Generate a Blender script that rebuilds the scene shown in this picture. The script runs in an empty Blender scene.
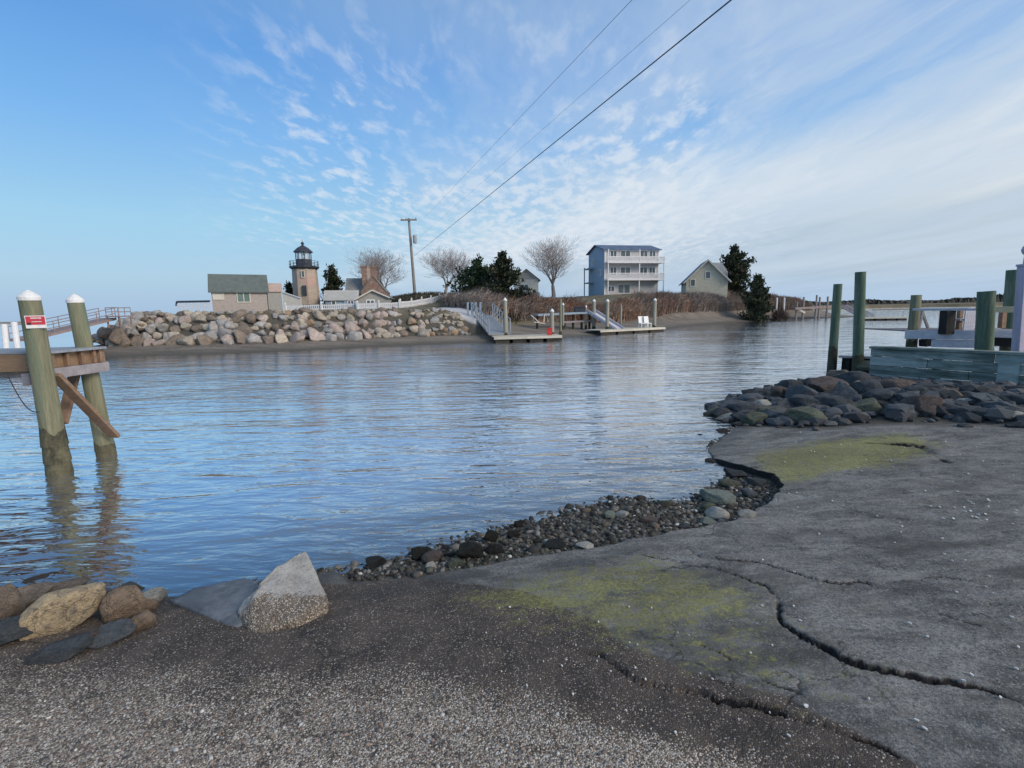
import bpy, bmesh, math, random
import numpy as np
from mathutils import Vector, Matrix, noise as mnoise

random.seed(7)
SC = bpy.context.scene
COL = SC.collection
R = math.radians

# ------------------------------------------------------------------ camera
CAM_H, FPX = 2.05, 480.0
PITCH, ROLL = R(8.7), R(1.08)
cam_data = bpy.data.cameras.new('camera')
cam = bpy.data.objects.new('camera', cam_data)
COL.objects.link(cam)
cam_data.sensor_width = 36.0
cam_data.lens = 36.0 * FPX / 1024.0
cam_data.clip_start = 0.05
cam_data.clip_end = 9000.0
FW = Vector((0, math.cos(PITCH), -math.sin(PITCH)))
UP0 = Vector((0, math.sin(PITCH), math.cos(PITCH)))
RT0 = Vector((1, 0, 0))
RT = RT0 * math.cos(ROLL) - UP0 * math.sin(ROLL)
UP = UP0 * math.cos(ROLL) + RT0 * math.sin(ROLL)
EYE = Vector((0, 0, CAM_H))
m = Matrix((RT, UP, -FW)).transposed().to_4x4()
m.translation = EYE
cam.matrix_world = m
SC.camera = cam

# ------------------------------------------------------------------ colour management
SC.view_settings.view_transform = 'Standard'
SC.view_settings.look = 'None'
SC.view_settings.exposure = 0.0
SC.view_settings.gamma = 1.0
SC.view_settings.use_curve_mapping = False
SC.render.engine = 'CYCLES'
SC.cycles.max_bounces = 6
SC.cycles.transparent_max_bounces = 8
SC.cycles.use_denoising = True

# ------------------------------------------------------------------ node helpers
def N(nt, typ, ins=None, **props):
    n = nt.nodes.new(typ)
    for k, v in props.items():
        setattr(n, k, v)
    for k, v in (ins or {}).items():
        s = n.inputs[k]
        if isinstance(v, bpy.types.NodeSocket):
            nt.links.new(v, s)
        elif isinstance(v, bpy.types.Node):
            nt.links.new(v.outputs[0], s)
        else:
            s.default_value = v
    return n

def c4(c):
    return (c[0], c[1], c[2], 1.0)

def math_(nt, op, a, b=0.0, c=0.0, clamp=False):
    n = N(nt, 'ShaderNodeMath', {0: a, 1: b, 2: c}, operation=op)
    n.use_clamp = clamp
    return n.outputs[0]

def sstep(nt, v, lo, hi):
    n = N(nt, 'ShaderNodeMapRange', {0: v, 1: lo, 2: hi, 3: 0.0, 4: 1.0}, interpolation_type='SMOOTHSTEP')
    return n.outputs[0]

def mixc(nt, f, a, b, blend='MIX'):
    n = nt.nodes.new('ShaderNodeMix')
    n.data_type = 'RGBA'
    n.blend_type = blend
    for idx, v in ((0, f), (6, a), (7, b)):
        if isinstance(v, bpy.types.NodeSocket):
            nt.links.new(v, n.inputs[idx])
        else:
            n.inputs[idx].default_value = c4(v) if isinstance(v, (tuple, list)) else v
    return n.outputs[2]

def noise_(nt, vec, scale, detail=4, rough=0.55, dist=0.0, out=0):
    n = N(nt, 'ShaderNodeTexNoise', {'Vector': vec, 'Scale': scale, 'Detail': detail, 'Roughness': rough, 'Distortion': dist})
    return n.outputs[out]

def mapping(nt, vec, scale=(1, 1, 1), rot=(0, 0, 0), loc=(0, 0, 0)):
    return N(nt, 'ShaderNodeMapping', {'Vector': vec, 'Scale': scale, 'Rotation': rot, 'Location': loc}).outputs[0]

# ------------------------------------------------------------------ sky: Nishita with high thin cloud
SUN_EL, SUN_AZ = R(30), R(124)          # azimuth clockwise from +Y (sun low on the right, a little behind)
world = bpy.data.worlds.new('World')
SC.world = world
world.use_nodes = True
nt = world.node_tree
nt.nodes.clear()
sky = N(nt, 'ShaderNodeTexSky')
sky.sky_type = 'NISHITA'
sky.sun_disc = False
sky.sun_elevation = SUN_EL
sky.sun_rotation = SUN_AZ
sky.altitude = 0
sky.air_density = 1.0
sky.dust_density = 0.6
sky.ozone_density = 2.2
geo = N(nt, 'ShaderNodeTexCoord')
dirv = N(nt, 'ShaderNodeVectorMath', {0: geo.outputs['Generated']}, operation='NORMALIZE').outputs[0]
sep = N(nt, 'ShaderNodeSeparateXYZ', {0: dirv})
dx, dy, dz = sep.outputs
zz = math_(nt, 'ADD', math_(nt, 'MAXIMUM', dz, 0.02), 0.05)
u = math_(nt, 'DIVIDE', dx, zz)
v = math_(nt, 'DIVIDE', dy, zz)
pl = N(nt, 'ShaderNodeCombineXYZ', {0: u, 1: v, 2: 0.0}).outputs[0]
az = math_(nt, 'ARCTAN2', dx, dy)                     # azimuth, + to the right
SKY_GAIN = 1.0
nish = mixc(nt, 1.0, sky.outputs[0], (1.0, 1.0, 1.0), 'MULTIPLY')
# clear-air colour: the physical sky, leaned towards the blues of a hazy seaside dusk
el = math_(nt, 'ARCSINE', dz)
ramp = N(nt, 'ShaderNodeValToRGB', {0: math_(nt, 'MULTIPLY', el, 1.0 / 1.571, clamp=True)})
cr = ramp.color_ramp
stops = [(0.0, (3.4, 5.2, 7.6)), (0.045, (3.9, 6.0, 8.0)), (0.10, (3.6, 6.6, 8.8)), (0.19, (2.1, 5.1, 9.4)), (0.27, (1.35, 3.9, 8.6)), (0.36, (1.8, 3.8, 7.2)), (0.5, (3.0, 4.3, 6.4)), (0.7, (3.4, 4.4, 6.0)), (1.0, (3.4, 4.3, 5.6))]
while len(cr.elements) < len(stops):
    cr.elements.new(0.5)
for e, (p, c) in zip(cr.elements, stops):
    e.position = p
    e.color = c4(tuple(x / 10 for x in c))
air = N(nt, 'ShaderNodeVectorMath', {0: ramp.outputs[0], 'Scale': 10.0}, operation='SCALE').outputs[0]
base = mixc(nt, 0.80, nish, air)
# veil: broad stratified sheet on the right, its edge running away to the left
warp = N(nt, 'ShaderNodeVectorMath', {0: noise_(nt, mapping(nt, pl, (0.5, 0.5, 1)), 1.0, 5, 0.6, 0, 1), 1: (0.5, 0.5, 0.5)}, operation='SUBTRACT').outputs[0]
plw = N(nt, 'ShaderNodeVectorMath', {0: warp, 1: (0.9, 0.9, 0), 2: pl}, operation='MULTIPLY_ADD').outputs[0]
sw = N(nt, 'ShaderNodeSeparateXYZ', {0: plw})
edge = math_(nt, 'ADD', math_(nt, 'MULTIPLY', sw.outputs[0], 0.774), math_(nt, 'MULTIPLY', sw.outputs[1], 0.633))   # >2.83 inside the sheet
streak = noise_(nt, mapping(nt, plw, (1.25, 0.16, 1), (0, 0, R(-50.7))), 1.3, 7, 0.62, 0.3)
streak2 = noise_(nt, mapping(nt, plw, (0.35, 0.12, 1), (0, 0, R(-50.7)), (3, 1, 0)), 1.5, 5, 0.55, 0.2)
rip = noise_(nt, mapping(nt, N(nt, 'ShaderNodeVectorMath', {0: warp, 1: (0.35, 0.35, 0), 2: pl}, operation='MULTIPLY_ADD').outputs[0], (9.0, 4.2, 1), (0, 0, R(-35))), 1.0, 5, 0.58, 0.1)
patch = noise_(nt, mapping(nt, pl, (0.55, 0.55, 1), (0, 0, 0), (4.3, 2.2, 0)), 1.0, 3, 0.5)
right = sstep(nt, az, -0.62, 0.30)
veil = sstep(nt, math_(nt, 'ADD', edge, math_(nt, 'MULTIPLY', math_(nt, 'SUBTRACT', streak, 0.5), 2.4)), 2.35, 3.55)
veil = math_(nt, 'MULTIPLY', veil, math_(nt, 'MULTIPLY_ADD', right, 0.95, 0.05))
low = sstep(nt, el, 0.21, 0.03)
# colours of the sheet: bright streaky top, grey-blue smooth lower part
sheet_b = math_(nt, 'MULTIPLY_ADD', sstep(nt, math_(nt, 'MULTIPLY_ADD', streak2, 0.5, math_(nt, 'MULTIPLY', streak, 0.5)), 0.38, 0.60), 0.95, 0.05)
brite = mixc(nt, sheet_b, (5.6, 6.6, 7.8), (8.8, 9.2, 9.4))
grey = mixc(nt, sstep(nt, streak, 0.3, 0.75), (4.3, 5.5, 6.8), (5.1, 6.2, 7.2))
elg = math_(nt, 'ADD', el, math_(nt, 'MULTIPLY', math_(nt, 'SUBTRACT', streak2, 0.5), 0.16))
depth_ = math_(nt, 'ADD', edge, math_(nt, 'MULTIPLY', math_(nt, 'SUBTRACT', streak2, 0.5), 3.4))
sheet = mixc(nt, sstep(nt, depth_, 3.3, 5.6), brite, grey)
warmr = sstep(nt, az, 0.35, 0.9)
sheet = mixc(nt, math_(nt, 'MULTIPLY', warmr, 0.25), sheet, (7.0, 6.9, 6.5))
c1 = mixc(nt, math_(nt, 'MULTIPLY', veil, 0.93), base, sheet)
core = math_(nt, 'MULTIPLY', math_(nt, 'MULTIPLY', sstep(nt, az, -0.45, 0.02), sstep(nt, az, 0.62, 0.22)), math_(nt, 'MULTIPLY', sstep(nt, el, 0.05, 0.11), sstep(nt, el, 0.42, 0.20)))
# pale general haze veil, mid and centre
thin = math_(nt, 'MULTIPLY', sstep(nt, noise_(nt, mapping(nt, plw, (0.9, 0.22, 1), (0, 0, R(-45)), (1, 7, 0)), 1.2, 6, 0.62, 0.4), 0.30, 0.68), 0.85)
thin = math_(nt, 'MULTIPLY', thin, math_(nt, 'MULTIPLY_ADD', sstep(nt, az, -0.45, 0.75), 0.85, math_(nt, 'MULTIPLY', sstep(nt, az, -0.75, -0.3), 0.15)))
c2 = mixc(nt, math_(nt, 'MAXIMUM', thin, math_(nt, 'MULTIPLY', core, math_(nt, 'MULTIPLY_ADD', sstep(nt, streak2, 0.32, 0.62), 0.55, 0.15))), c1, (5.6, 6.7, 8.0))
# ripple clouds (altocumulus) over the middle of the sky
alto = math_(nt, 'MULTIPLY', sstep(nt, math_(nt, 'ADD', rip, math_(nt, 'MULTIPLY', core, 0.09)), 0.47, 0.70), math_(nt, 'MAXIMUM', sstep(nt, patch, 0.36, 0.58), math_(nt, 'MULTIPLY', core, 0.9)))
bandm = math_(nt, 'MULTIPLY', sstep(nt, az, -0.62, -0.30), sstep(nt, az, 0.62, 0.25))
alto = math_(nt, 'MULTIPLY', math_(nt, 'MULTIPLY', alto, bandm), math_(nt, 'MULTIPLY', math_(nt, 'MULTIPLY', sstep(nt, el, 0.05, 0.12), sstep(nt, el, 0.62, 0.30)), 0.62))
c3 = mixc(nt, alto, c2, (7.8, 8.3, 8.9))
# lavender band at the horizon
hor = math_(nt, 'MULTIPLY', sstep(nt, el, 0.075, 0.005), 0.55)
c4_ = mixc(nt, hor, c3, (3.7, 5.4, 7.6))
bg = N(nt, 'ShaderNodeBackground', {0: c4_, 1: 0.1})
wo = N(nt, 'ShaderNodeOutputWorld', {0: bg.outputs[0]})

# ------------------------------------------------------------------ sun, veiled by cloud
sun_d = bpy.data.lights.new('sun', 'SUN')
sun_d.energy = 2.7
sun_d.angle = R(24)
sun_d.color = (1.0, 0.86, 0.72)
sun = bpy.data.objects.new('sun', sun_d)
COL.objects.link(sun)
sdir = Vector((math.sin(SUN_AZ) * math.cos(SUN_EL), math.cos(SUN_AZ) * math.cos(SUN_EL), math.sin(SUN_EL)))
sun.rotation_euler = sdir.to_track_quat('Z', 'Y').to_euler()

# ------------------------------------------------------------------ pixel -> place helpers
def ray(px, py):
    return FW + RT * ((px - 512) / FPX) + UP * ((384 - py) / FPX)
def P(px, py, z=0.0):
    d = ray(px, py)
    return EYE + d * ((z - CAM_H) / d.z)
def D(px, py, Y):
    d = ray(px, py)
    return EYE + d * (Y / d.y)

# ------------------------------------------------------------------ numpy noise / distance helpers
def hash2(ix, iy, seed):
    h = (ix * 374761393 + iy * 668265263 + seed * 1442695041) & 0x7fffffff
    h = ((h ^ (h >> 13)) * 1274126177) & 0x7fffffff
    return ((h ^ (h >> 16)) & 0xffff) / 65535.0
def vnoise(x, y, seed=0):
    ix = np.floor(x).astype(np.int64); iy = np.floor(y).astype(np.int64)
    fx = x - ix; fy = y - iy
    fx = fx * fx * (3 - 2 * fx); fy = fy * fy * (3 - 2 * fy)
    a = hash2(ix, iy, seed); b = hash2(ix + 1, iy, seed); c = hash2(ix, iy + 1, seed); d = hash2(ix + 1, iy + 1, seed)
    return (a + (b - a) * fx) * (1 - fy) + (c + (d - c) * fx) * fy
def fbm(x, y, seed=0, octv=4):
    s = 0; a = 0.5; t = 0
    for i in range(octv):
        s = s + a * vnoise(x * 2 ** i + 13.7 * i, y * 2 ** i - 7.1 * i, seed + i); t += a; a *= 0.5
    return s / t
def ss(e0, e1, x):
    t = np.clip((x - e0) / (e1 - e0), 0, 1)
    return t * t * (3 - 2 * t)
def seg_dist(x, y, pts, signed=False):
    best = np.full(x.shape, 1e9); sgn = np.ones(x.shape)
    for (ax, ay), (bx, by) in zip(pts[:-1], pts[1:]):
        ex, ey = bx - ax, by - ay
        l2 = ex * ex + ey * ey + 1e-12
        t = np.clip(((x - ax) * ex + (y - ay) * ey) / l2, 0, 1)
        d = np.hypot(x - ax - t * ex, y - ay - t * ey)
        if signed:
            cr_ = ex * (y - ay) - ey * (x - ax)
            sgn = np.where(d < best, np.sign(cr_), sgn)
        best = np.minimum(best, d)
    return (best, sgn) if signed else best
def in_poly(x, y, pts):
    ins = np.zeros(x.shape, bool)
    n = len(pts)
    for i in range(n):
        ax, ay = pts[i]; bx, by = pts[(i + 1) % n]
        cond = (ay > y) != (by > y)
        xi = (bx - ax) * (y - ay) / ((by - ay) if by != ay else 1e-9) + ax
        ins ^= cond & (x < xi)
    return ins
def sdf(x, y, pts):
    d = seg_dist(x, y, list(pts) + [pts[0]])
    return np.where(in_poly(x, y, pts), d, -d)

# ------------------------------------------------------------------ terrain functions
SHORE = [(-60, 1.5), (-8, 3.15), (-3.89, 3.35), (-2.54, 3.25), (-1.49, 3.59), (-1.28, 3.69), (-0.76, 4.01), (0.05, 4.49), (0.93, 4.96), (1.54, 5.38),
         (2.4, 6.28), (3.22, 7.24), (3.93, 8.17), (4.07, 9.3), (4.93, 10.44), (7.48, 12.29), (9.2, 13.5), (9.9, 13.1), (11.5, 10.7), (14.0, 6.6), (30, -20)]
NEAR_POLY = SHORE + [(30, -60), (-60, -60)]
def px_poly(pts, z):
    return [tuple(P(a, b, z)[:2]) for a, b in pts]
STRIP = px_poly([(345, 575), (430, 570), (520, 556), (600, 546), (660, 536), (700, 528), (735, 523), (768, 503), (783, 488), (772, 475), (742, 463), (712, 452)], 0.12) + [(3.0, 7.2), (2.2, 6.6), (1.2, 5.6), (0, 4.9), (-1.0, 4.4), (-1.6, 3.9)]
Z1 = 0.22
CRACKS = [
    (px_poly([(775, 604), (777, 622), (798, 643), (838, 668), (880, 684), (930, 695), (985, 709), (1030, 730)], Z1), 0.023, 0.016),
    (px_poly([(688, 541), (700, 553), (730, 559), (758, 561)], Z1), 0.022, 0.014),
    (px_poly([(758, 560), (790, 574), (830, 588), (868, 590), (900, 601), (930, 612)], Z1), 0.014, 0.011),
    (px_poly([(560, 640), (600, 655), (640, 688), (690, 699), (722, 712), (760, 720), (800, 734), (850, 752), (895, 775)], Z1), 0.022, 0.013),
    (px_poly([(940, 624), (980, 640), (1030, 656)], Z1), 0.006, 0.010),
    (px_poly([(980, 613), (1030, 622)], Z1), 0.004, 0.008),
    (px_poly([(640, 546), (690, 560), (735, 575), (768, 590), (778, 606)], Z1), 0.010, 0.010),
    (px_poly([(800, 645), (790, 670), (800, 700), (780, 728)], Z1), 0.005, 0.008),
    (px_poly([(880, 590), (935, 585), (1000, 596), (1030, 592)], Z1), 0.005, 0.008),
    (px_poly([(700, 650), (735, 668), (762, 690), (800, 704)], Z1), 0.005, 0.009),
    (px_poly([(868, 436), (905, 441), (925, 445), (948, 460)], 0.3), 0.028, 0.035),
]
RIPPOLY = [tuple(P(a, b, c)[:2]) for a, b, c in ((708, 413, 0), (765, 425, .10), (820, 427, .18), (870, 420, .25), (930, 422, .28), (980, 424, .30), (1045, 432, .32))] + [(13.5, 8.0), (11.6, 10.8), (10.0, 12.9), (9.0, 13.2), (7.2, 12.2), (5.0, 10.8), (4.1, 9.9)]
def ground_z(x, y, detail=True):
    sd = sdf(x, y, NEAR_POLY)
    yr = ss(7.0, 10.0, y) * ss(3.0, 5.5, x)
    z = np.where(sd > 0, (0.62 - 0.40 * yr) * (1 - np.exp(-np.maximum(sd, 0) * 0.22)), -1.7 * (1 - np.exp(-np.maximum(-sd, 0) * 0.13)))
    z = z + 0.025 * (fbm(x * 1.3, y * 1.3, 3) - 0.5)
    st = sdf(x + 0.10 * (fbm(x * 5, y * 5, 21) - 0.5), y + 0.10 * (fbm(x * 5, y * 5, 22) - 0.5), STRIP)
    z = z - (0.012 + 0.075 * ss(1.0, 1.9, x)) * ss(-0.015, 0.03, st) * ss(-0.6, 0.1, sd)
    rm = np.clip(sdf(x, y, RIPPOLY), 0, 1.3)
    z = z + 0.20 * rm * (0.35 + 0.65 * ss(4.5, 7.0, x)) * (1 - 0.75 * ss(8.2, 9.6, x + 0.45 * (y - 9)))
    crack = np.zeros_like(x)
    if detail:
        wx = x + 0.07 * (fbm(x * 8, y * 8, 31) - 0.5) + 0.03 * (fbm(x * 34, y * 34, 33, 3) - 0.5); wy = y + 0.07 * (fbm(x * 8, y * 8, 32) - 0.5) + 0.03 * (fbm(x * 34, y * 34, 34, 3) - 0.5)
        for pts, step, wid in CRACKS:
            d, s = seg_dist(wx, wy, pts, True)
            g = np.exp(-(d / (wid * 0.6)) ** 2)
            wv = 0.35 + 0.65 * ss(0.3, 0.6, vnoise(x * 4, y * 4, 77))
            z = z - g * 0.030 * wv * (step / 0.03 + 0.25)
            e0 = np.hypot(x - pts[0][0], y - pts[0][1]); e1 = np.hypot(x - pts[-1][0], y - pts[-1][1])
            z = z + np.where(s > 0, step, 0) * np.exp(-d / 0.17) * ss(0.0, 0.5, np.minimum(e0, e1))
            crack = np.maximum(crack, np.exp(-(d / (wid * 1.0)) ** 2) * wv * min(1.0, 0.45 + step * 18))
        nz = fbm(x * 14, y * 14, 41, 3) - 0.5
        z = z + 0.010 * nz * ss(-0.3, 0.2, sd)
    return z, sd, st, crack
def gz(x, y):
    return float(ground_z(np.array([x], float), np.array([y], float))[0][0])
def G(px, py):
    d = ray(px, py); t = 0.5
    z0 = 0.2
    for _ in range(14):
        p = P(px, py, z0)
        z0 = 0.5 * z0 + 0.5 * max(gz(p.x, p.y), -0.05)
    return P(px, py, z0)

FAR = [(-28.5, 90), (-29.0, 45), (-28.4, 31), (-26.8, 27.0), (-23.2, 25.5), (-16.7, 25.8), (-12, 27.3), (-5.8, 30.5), (-2, 31.8), (3.2, 34.5), (8.5, 40), (14.3, 46), (21.8, 55.6), (30.1, 63.6), (43.2, 72.2),
       (50, 73.5), (57, 79), (52, 88), (40, 120), (10, 135), (-20, 125)]
def island_z(x, y):
    d = sdf(x, y, FAR)
    dl = np.maximum(d, 0)
    zl = np.where(dl < 3.0, dl * 0.17, np.where(dl < 5.0, 0.51 + (dl - 3.0) * 0.86, 2.23 + np.minimum((dl - 5.0) * 0.018, 0.5)))
    dl = dl * (1 + 1.3 * ss(8, 22, x))
    zr = np.where(dl < 7, dl * 0.10, np.where(dl < 13, 0.7 + (dl - 7) * 0.27, 2.32 + np.minimum((dl - 13) * 0.10, 1.9)))
    w = ss(-6.0, 1.0, x)
    z = zl * (1 - w) + zr * w
    z = z * (1 - ss(36, 52, x) * 0.20)
    inside = ss(4.5, 8, d)
    z = z + inside * (1.3 * np.exp(-(((x + 10.5) / 7) ** 2 + ((y - 58) / 8) ** 2)) + 0.8 * ss(52, 66, y) * (1 - ss(-16, -24, -x * -1)) * (1 - w))
    z = z + 0.12 * (fbm(x * 0.9, y * 0.9, 51) - 0.5) * ss(0, 3, d)
    return np.where(d > 0, z, -1.8 * (1 - np.exp(d * 0.12))), d
def iz(x, y):
    return float(island_z(np.array([x], float), np.array([y], float))[0][0])

# ------------------------------------------------------------------ object helpers
WL = {}
def tag(o, label=None, cat=None, group=None, kind=None):
    if label: o['label'] = label
    if cat: o['category'] = cat
    if group: o['group'] = group
    if kind: o['kind'] = kind
    return o
def thing(name, loc, label, cat, group=None):
    o = bpy.data.objects.new(name, None)
    o.empty_display_size = 0.2
    COL.objects.link(o)
    o.location = loc
    WL[o.name] = Vector(loc)
    return tag(o, label, cat, group)
class MB:
    def __init__(self):
        self.v = []; self.f = []; self.c = []; self.M = Matrix.Identity(4); self.col = (1, 1, 1)
    def add(self, vs, fs):
        b = len(self.v)
        for p in vs:
            self.v.append(tuple(self.M @ Vector(p))); self.c.append(self.col)
        for f in fs:
            self.f.append(tuple(b + i for i in f))
        return self
    def box(self, c, s, rot=None):
        x, y, z = s[0] / 2, s[1] / 2, s[2] / 2
        vs = [Vector(p) for p in ((-x, -y, -z), (x, -y, -z), (x, y, -z), (-x, y, -z), (-x, -y, z), (x, -y, z), (x, y, z), (-x, y, z))]
        if rot is not None:
            vs = [rot @ p for p in vs]
        return self.add([p + Vector(c) for p in vs], [(0, 3, 2, 1), (4, 5, 6, 7), (0, 1, 5, 4), (1, 2, 6, 5), (2, 3, 7, 6), (3, 0, 4, 7)])
    def beam(self, p0, p1, w, h, upv=(0, 0, 1)):
        p0 = Vector(p0); p1 = Vector(p1); a = (p1 - p0); L = a.length; a.normalize()
        s = a.cross(Vector(upv))
        if s.length < 1e-4: s = a.cross(Vector((1, 0, 0)))
        s.normalize(); t = s.cross(a)
        rot = Matrix((a, s, t)).transposed()
        return self.box((p0 + p1) / 2, (L, w, h), rot)
    def tube(self, p0, p1, r0, r1, n=8, caps=True):
        p0 = Vector(p0); p1 = Vector(p1); a = (p1 - p0).normalized()
        s = a.cross(Vector((0, 0, 1)))
        if s.length < 1e-3: s = Vector((1, 0, 0))
        s.normalize(); t = a.cross(s)
        vs = []
        for p, r in ((p0, r0), (p1, r1)):
            for k in range(n):
                w = 2 * math.pi * k / n
                vs.append(p + (s * math.cos(w) + t * math.sin(w)) * r)
        fs = [(k, (k + 1) % n, n + (k + 1) % n, n + k) for k in range(n)]
        if caps:
            fs += [tuple(range(n - 1, -1, -1)), tuple(range(n, 2 * n))]
        return self.add(vs, fs)
    def lathe(self, c, prof, n=16, a0=0.0):
        c = Vector(c); vs = []; fs = []
        for r, z in prof:
            for k in range(n):
                w = a0 + 2 * math.pi * k / n
                vs.append(c + Vector((r * math.cos(w), r * math.sin(w), z)))
        for i in range(len(prof) - 1):
            for k in range(n):
                fs.append((i * n + k, i * n + (k + 1) % n, (i + 1) * n + (k + 1) % n, (i + 1) * n + k))
        fs.append(tuple(range(n - 1, -1, -1))); fs.append(tuple((len(prof) - 1) * n + k for k in range(n)))
        return self.add(vs, fs)
    def prism(self, poly, dvec):
        n = len(poly); d = Vector(dvec)
        vs = [Vector(p) for p in poly] + [Vector(p) + d for p in poly]
        fs = [tuple(range(n - 1, -1, -1)), tuple(range(n, 2 * n))] + [(k, (k + 1) % n, n + (k + 1) % n, n + k) for k in range(n)]
        return self.add(vs, fs)
    def build(self, name, mat, parent=None, smooth=False, bevel=0.0, cols=False, recalc=True):
        vs = np.array(self.v, float).reshape(-1, 3)
        me = bpy.data.meshes.new(name)
        if parent is not None:
            org = WL[parent.name]
        else:
            org = Vector(((vs[:, 0].min() + vs[:, 0].max()) / 2, (vs[:, 1].min() + vs[:, 1].max()) / 2, vs[:, 2].min()))
        vs = vs - np.array(org)
        me.from_pydata(vs.tolist(), [], self.f)
        if recalc:
            bm = bmesh.new(); bm.from_mesh(me)
            bmesh.ops.recalc_face_normals(bm, faces=bm.faces)
            bm.to_mesh(me); bm.free()
        if cols:
            at = me.color_attributes.new('Col', 'FLOAT_COLOR', 'POINT')
            arr = np.ones((len(self.c), 4), np.float32); arr[:, :3] = self.c
            at.data.foreach_set('color', arr.ravel())
        me.materials.append(mat)
        if smooth:
            me.polygons.foreach_set('use_smooth', [True] * len(me.polygons))
        o = bpy.data.objects.new(name, me)
        COL.objects.link(o)
        if parent is not None:
            o.parent = parent
            WL[o.name] = Vector(org)
        else:
            o.location = org; WL[o.name] = org
        if bevel:
            b = o.modifiers.new('bevel', 'BEVEL'); b.width = bevel; b.segments = 2; b.limit_method = 'ANGLE'
        if smooth and not cols:
            try:
                md = o.modifiers.new('wn', 'WEIGHTED_NORMAL')
            except Exception:
                pass
        return o
def grid_mesh(name, xs, ys, zfun, mat, attrs=None):
    X, Y = np.meshgrid(xs, ys)
    Z = zfun(X, Y)
    nx, ny = len(xs), len(ys)
    co = np.stack([X, Y, Z], -1).reshape(-1, 3).astype(np.float32)
    i = np.arange((ny - 1) * (nx - 1)); r = i // (nx - 1); c = i % (nx - 1)
    a = r * nx + c
    q = np.stack([a, a + 1, a + nx + 1, a + nx], -1).astype(np.int32)
    me = bpy.data.meshes.new(name)
    me.vertices.add(len(co)); me.vertices.foreach_set('co', co.ravel())
    me.loops.add(q.size); me.loops.foreach_set('vertex_index', q.ravel())
    me.polygons.add(len(q)); me.polygons.foreach_set('loop_start', np.arange(0, q.size, 4, dtype=np.int32))
    me.update(calc_edges=True); me.validate()
    me.polygons.foreach_set('use_smooth', np.ones(len(q), bool))
    for nm, arr in (attrs or {}).items():
        at = me.color_attributes.new(nm, 'FLOAT_COLOR', 'POINT')
        full = np.ones((len(co), 4), np.float32)
        full[:, :3] = arr.reshape(-1, 3)
        at.data.foreach_set('color', full.ravel())
    me.materials.append(mat)
    o = bpy.data.objects.new(name, me); COL.objects.link(o)
    return o
def spaced(lo, hi, c0, c1, h, grow=1.06, hmax=3.0):
    mid = list(np.arange(c0, c1 + h, h))
    out = []; s = h; x = c0
    while x > lo:
        s = min(s * grow, hmax); x -= s; out.append(x)
    lo_l = out[::-1]; out = []; s = h; x = mid[-1]
    while x < hi:
        s = min(s * grow, hmax); x += s; out.append(x)
    return np.array(lo_l + mid + out)

# ------------------------------------------------------------------ materials
def new_mat(name):
    mt = bpy.data.materials.new(name); mt.use_nodes = True
    nt = mt.node_tree; nt.nodes.clear()
    b = nt.nodes.new('ShaderNodeBsdfPrincipled')
    o = nt.nodes.new('ShaderNodeOutputMaterial')
    nt.links.new(b.outputs[0], o.inputs[0])
    return mt, nt, b
def plain(name, c1, c2, scale=3.0, rough=0.8, bump=0.15, stretch=(1, 1, 1), fine=8.0, spec=0.3, contrast=(0.3, 0.7), objrand=0.0, stain=None, metallic=0.0):
    mt, nt, b = new_mat(name)
    tc = N(nt, 'ShaderNodeTexCoord').outputs['Object']
    vec = mapping(nt, tc, stretch)
    if objrand:
        oi = N(nt, 'ShaderNodeObjectInfo')
        vec = N(nt, 'ShaderNodeVectorMath', {0: vec, 1: N(nt, 'ShaderNodeVectorMath', {0: oi.outputs['Random'], 'Scale': 37.0}, operation='SCALE').outputs[0]}, operation='ADD').outputs[0]
    n1 = noise_(nt, vec, scale, 6, 0.6, 0.2)
    n2 = noise_(nt, vec, scale * fine, 4, 0.65)
    col = mixc(nt, sstep(nt, n1, *contrast), c1, c2)
    col = mixc(nt, math_(nt, 'MULTIPLY', sstep(nt, n2, 0.35, 0.75), 0.45), col, tuple(x * 0.62 for x in c1))
    if stain:
        n3 = noise_(nt, mapping(nt, tc, stretch, (0, 0, 0), (5, 3, 1)), scale * 0.7, 5, 0.7)
        col = mixc(nt, sstep(nt, n3, 0.5, 0.68), col, stain)
    if objrand:
        hs = N(nt, 'ShaderNodeHueSaturation', {'Hue': 0.5, 'Saturation': 1.0, 'Value': math_(nt, 'MULTIPLY_ADD', oi.outputs['Random'], objrand * 2, 1 - objrand), 'Color': col})
        col = hs.outputs[0]
    nt.links.new(col, b.inputs['Base Color'])
    b.inputs['Roughness'].default_value = rough
    b.inputs['Specular IOR Level'].default_value = spec
    b.inputs['Metallic'].default_value = metallic
    if bump:
        h = math_(nt, 'ADD', math_(nt, 'MULTIPLY', n1, 0.6), math_(nt, 'MULTIPLY', n2, 0.4))
        bp = N(nt, 'ShaderNodeBump', {'Strength': bump, 'Distance': 0.05, 'Height': h})
        nt.links.new(bp.outputs[0], b.inputs['Normal'])
    return mt
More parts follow.
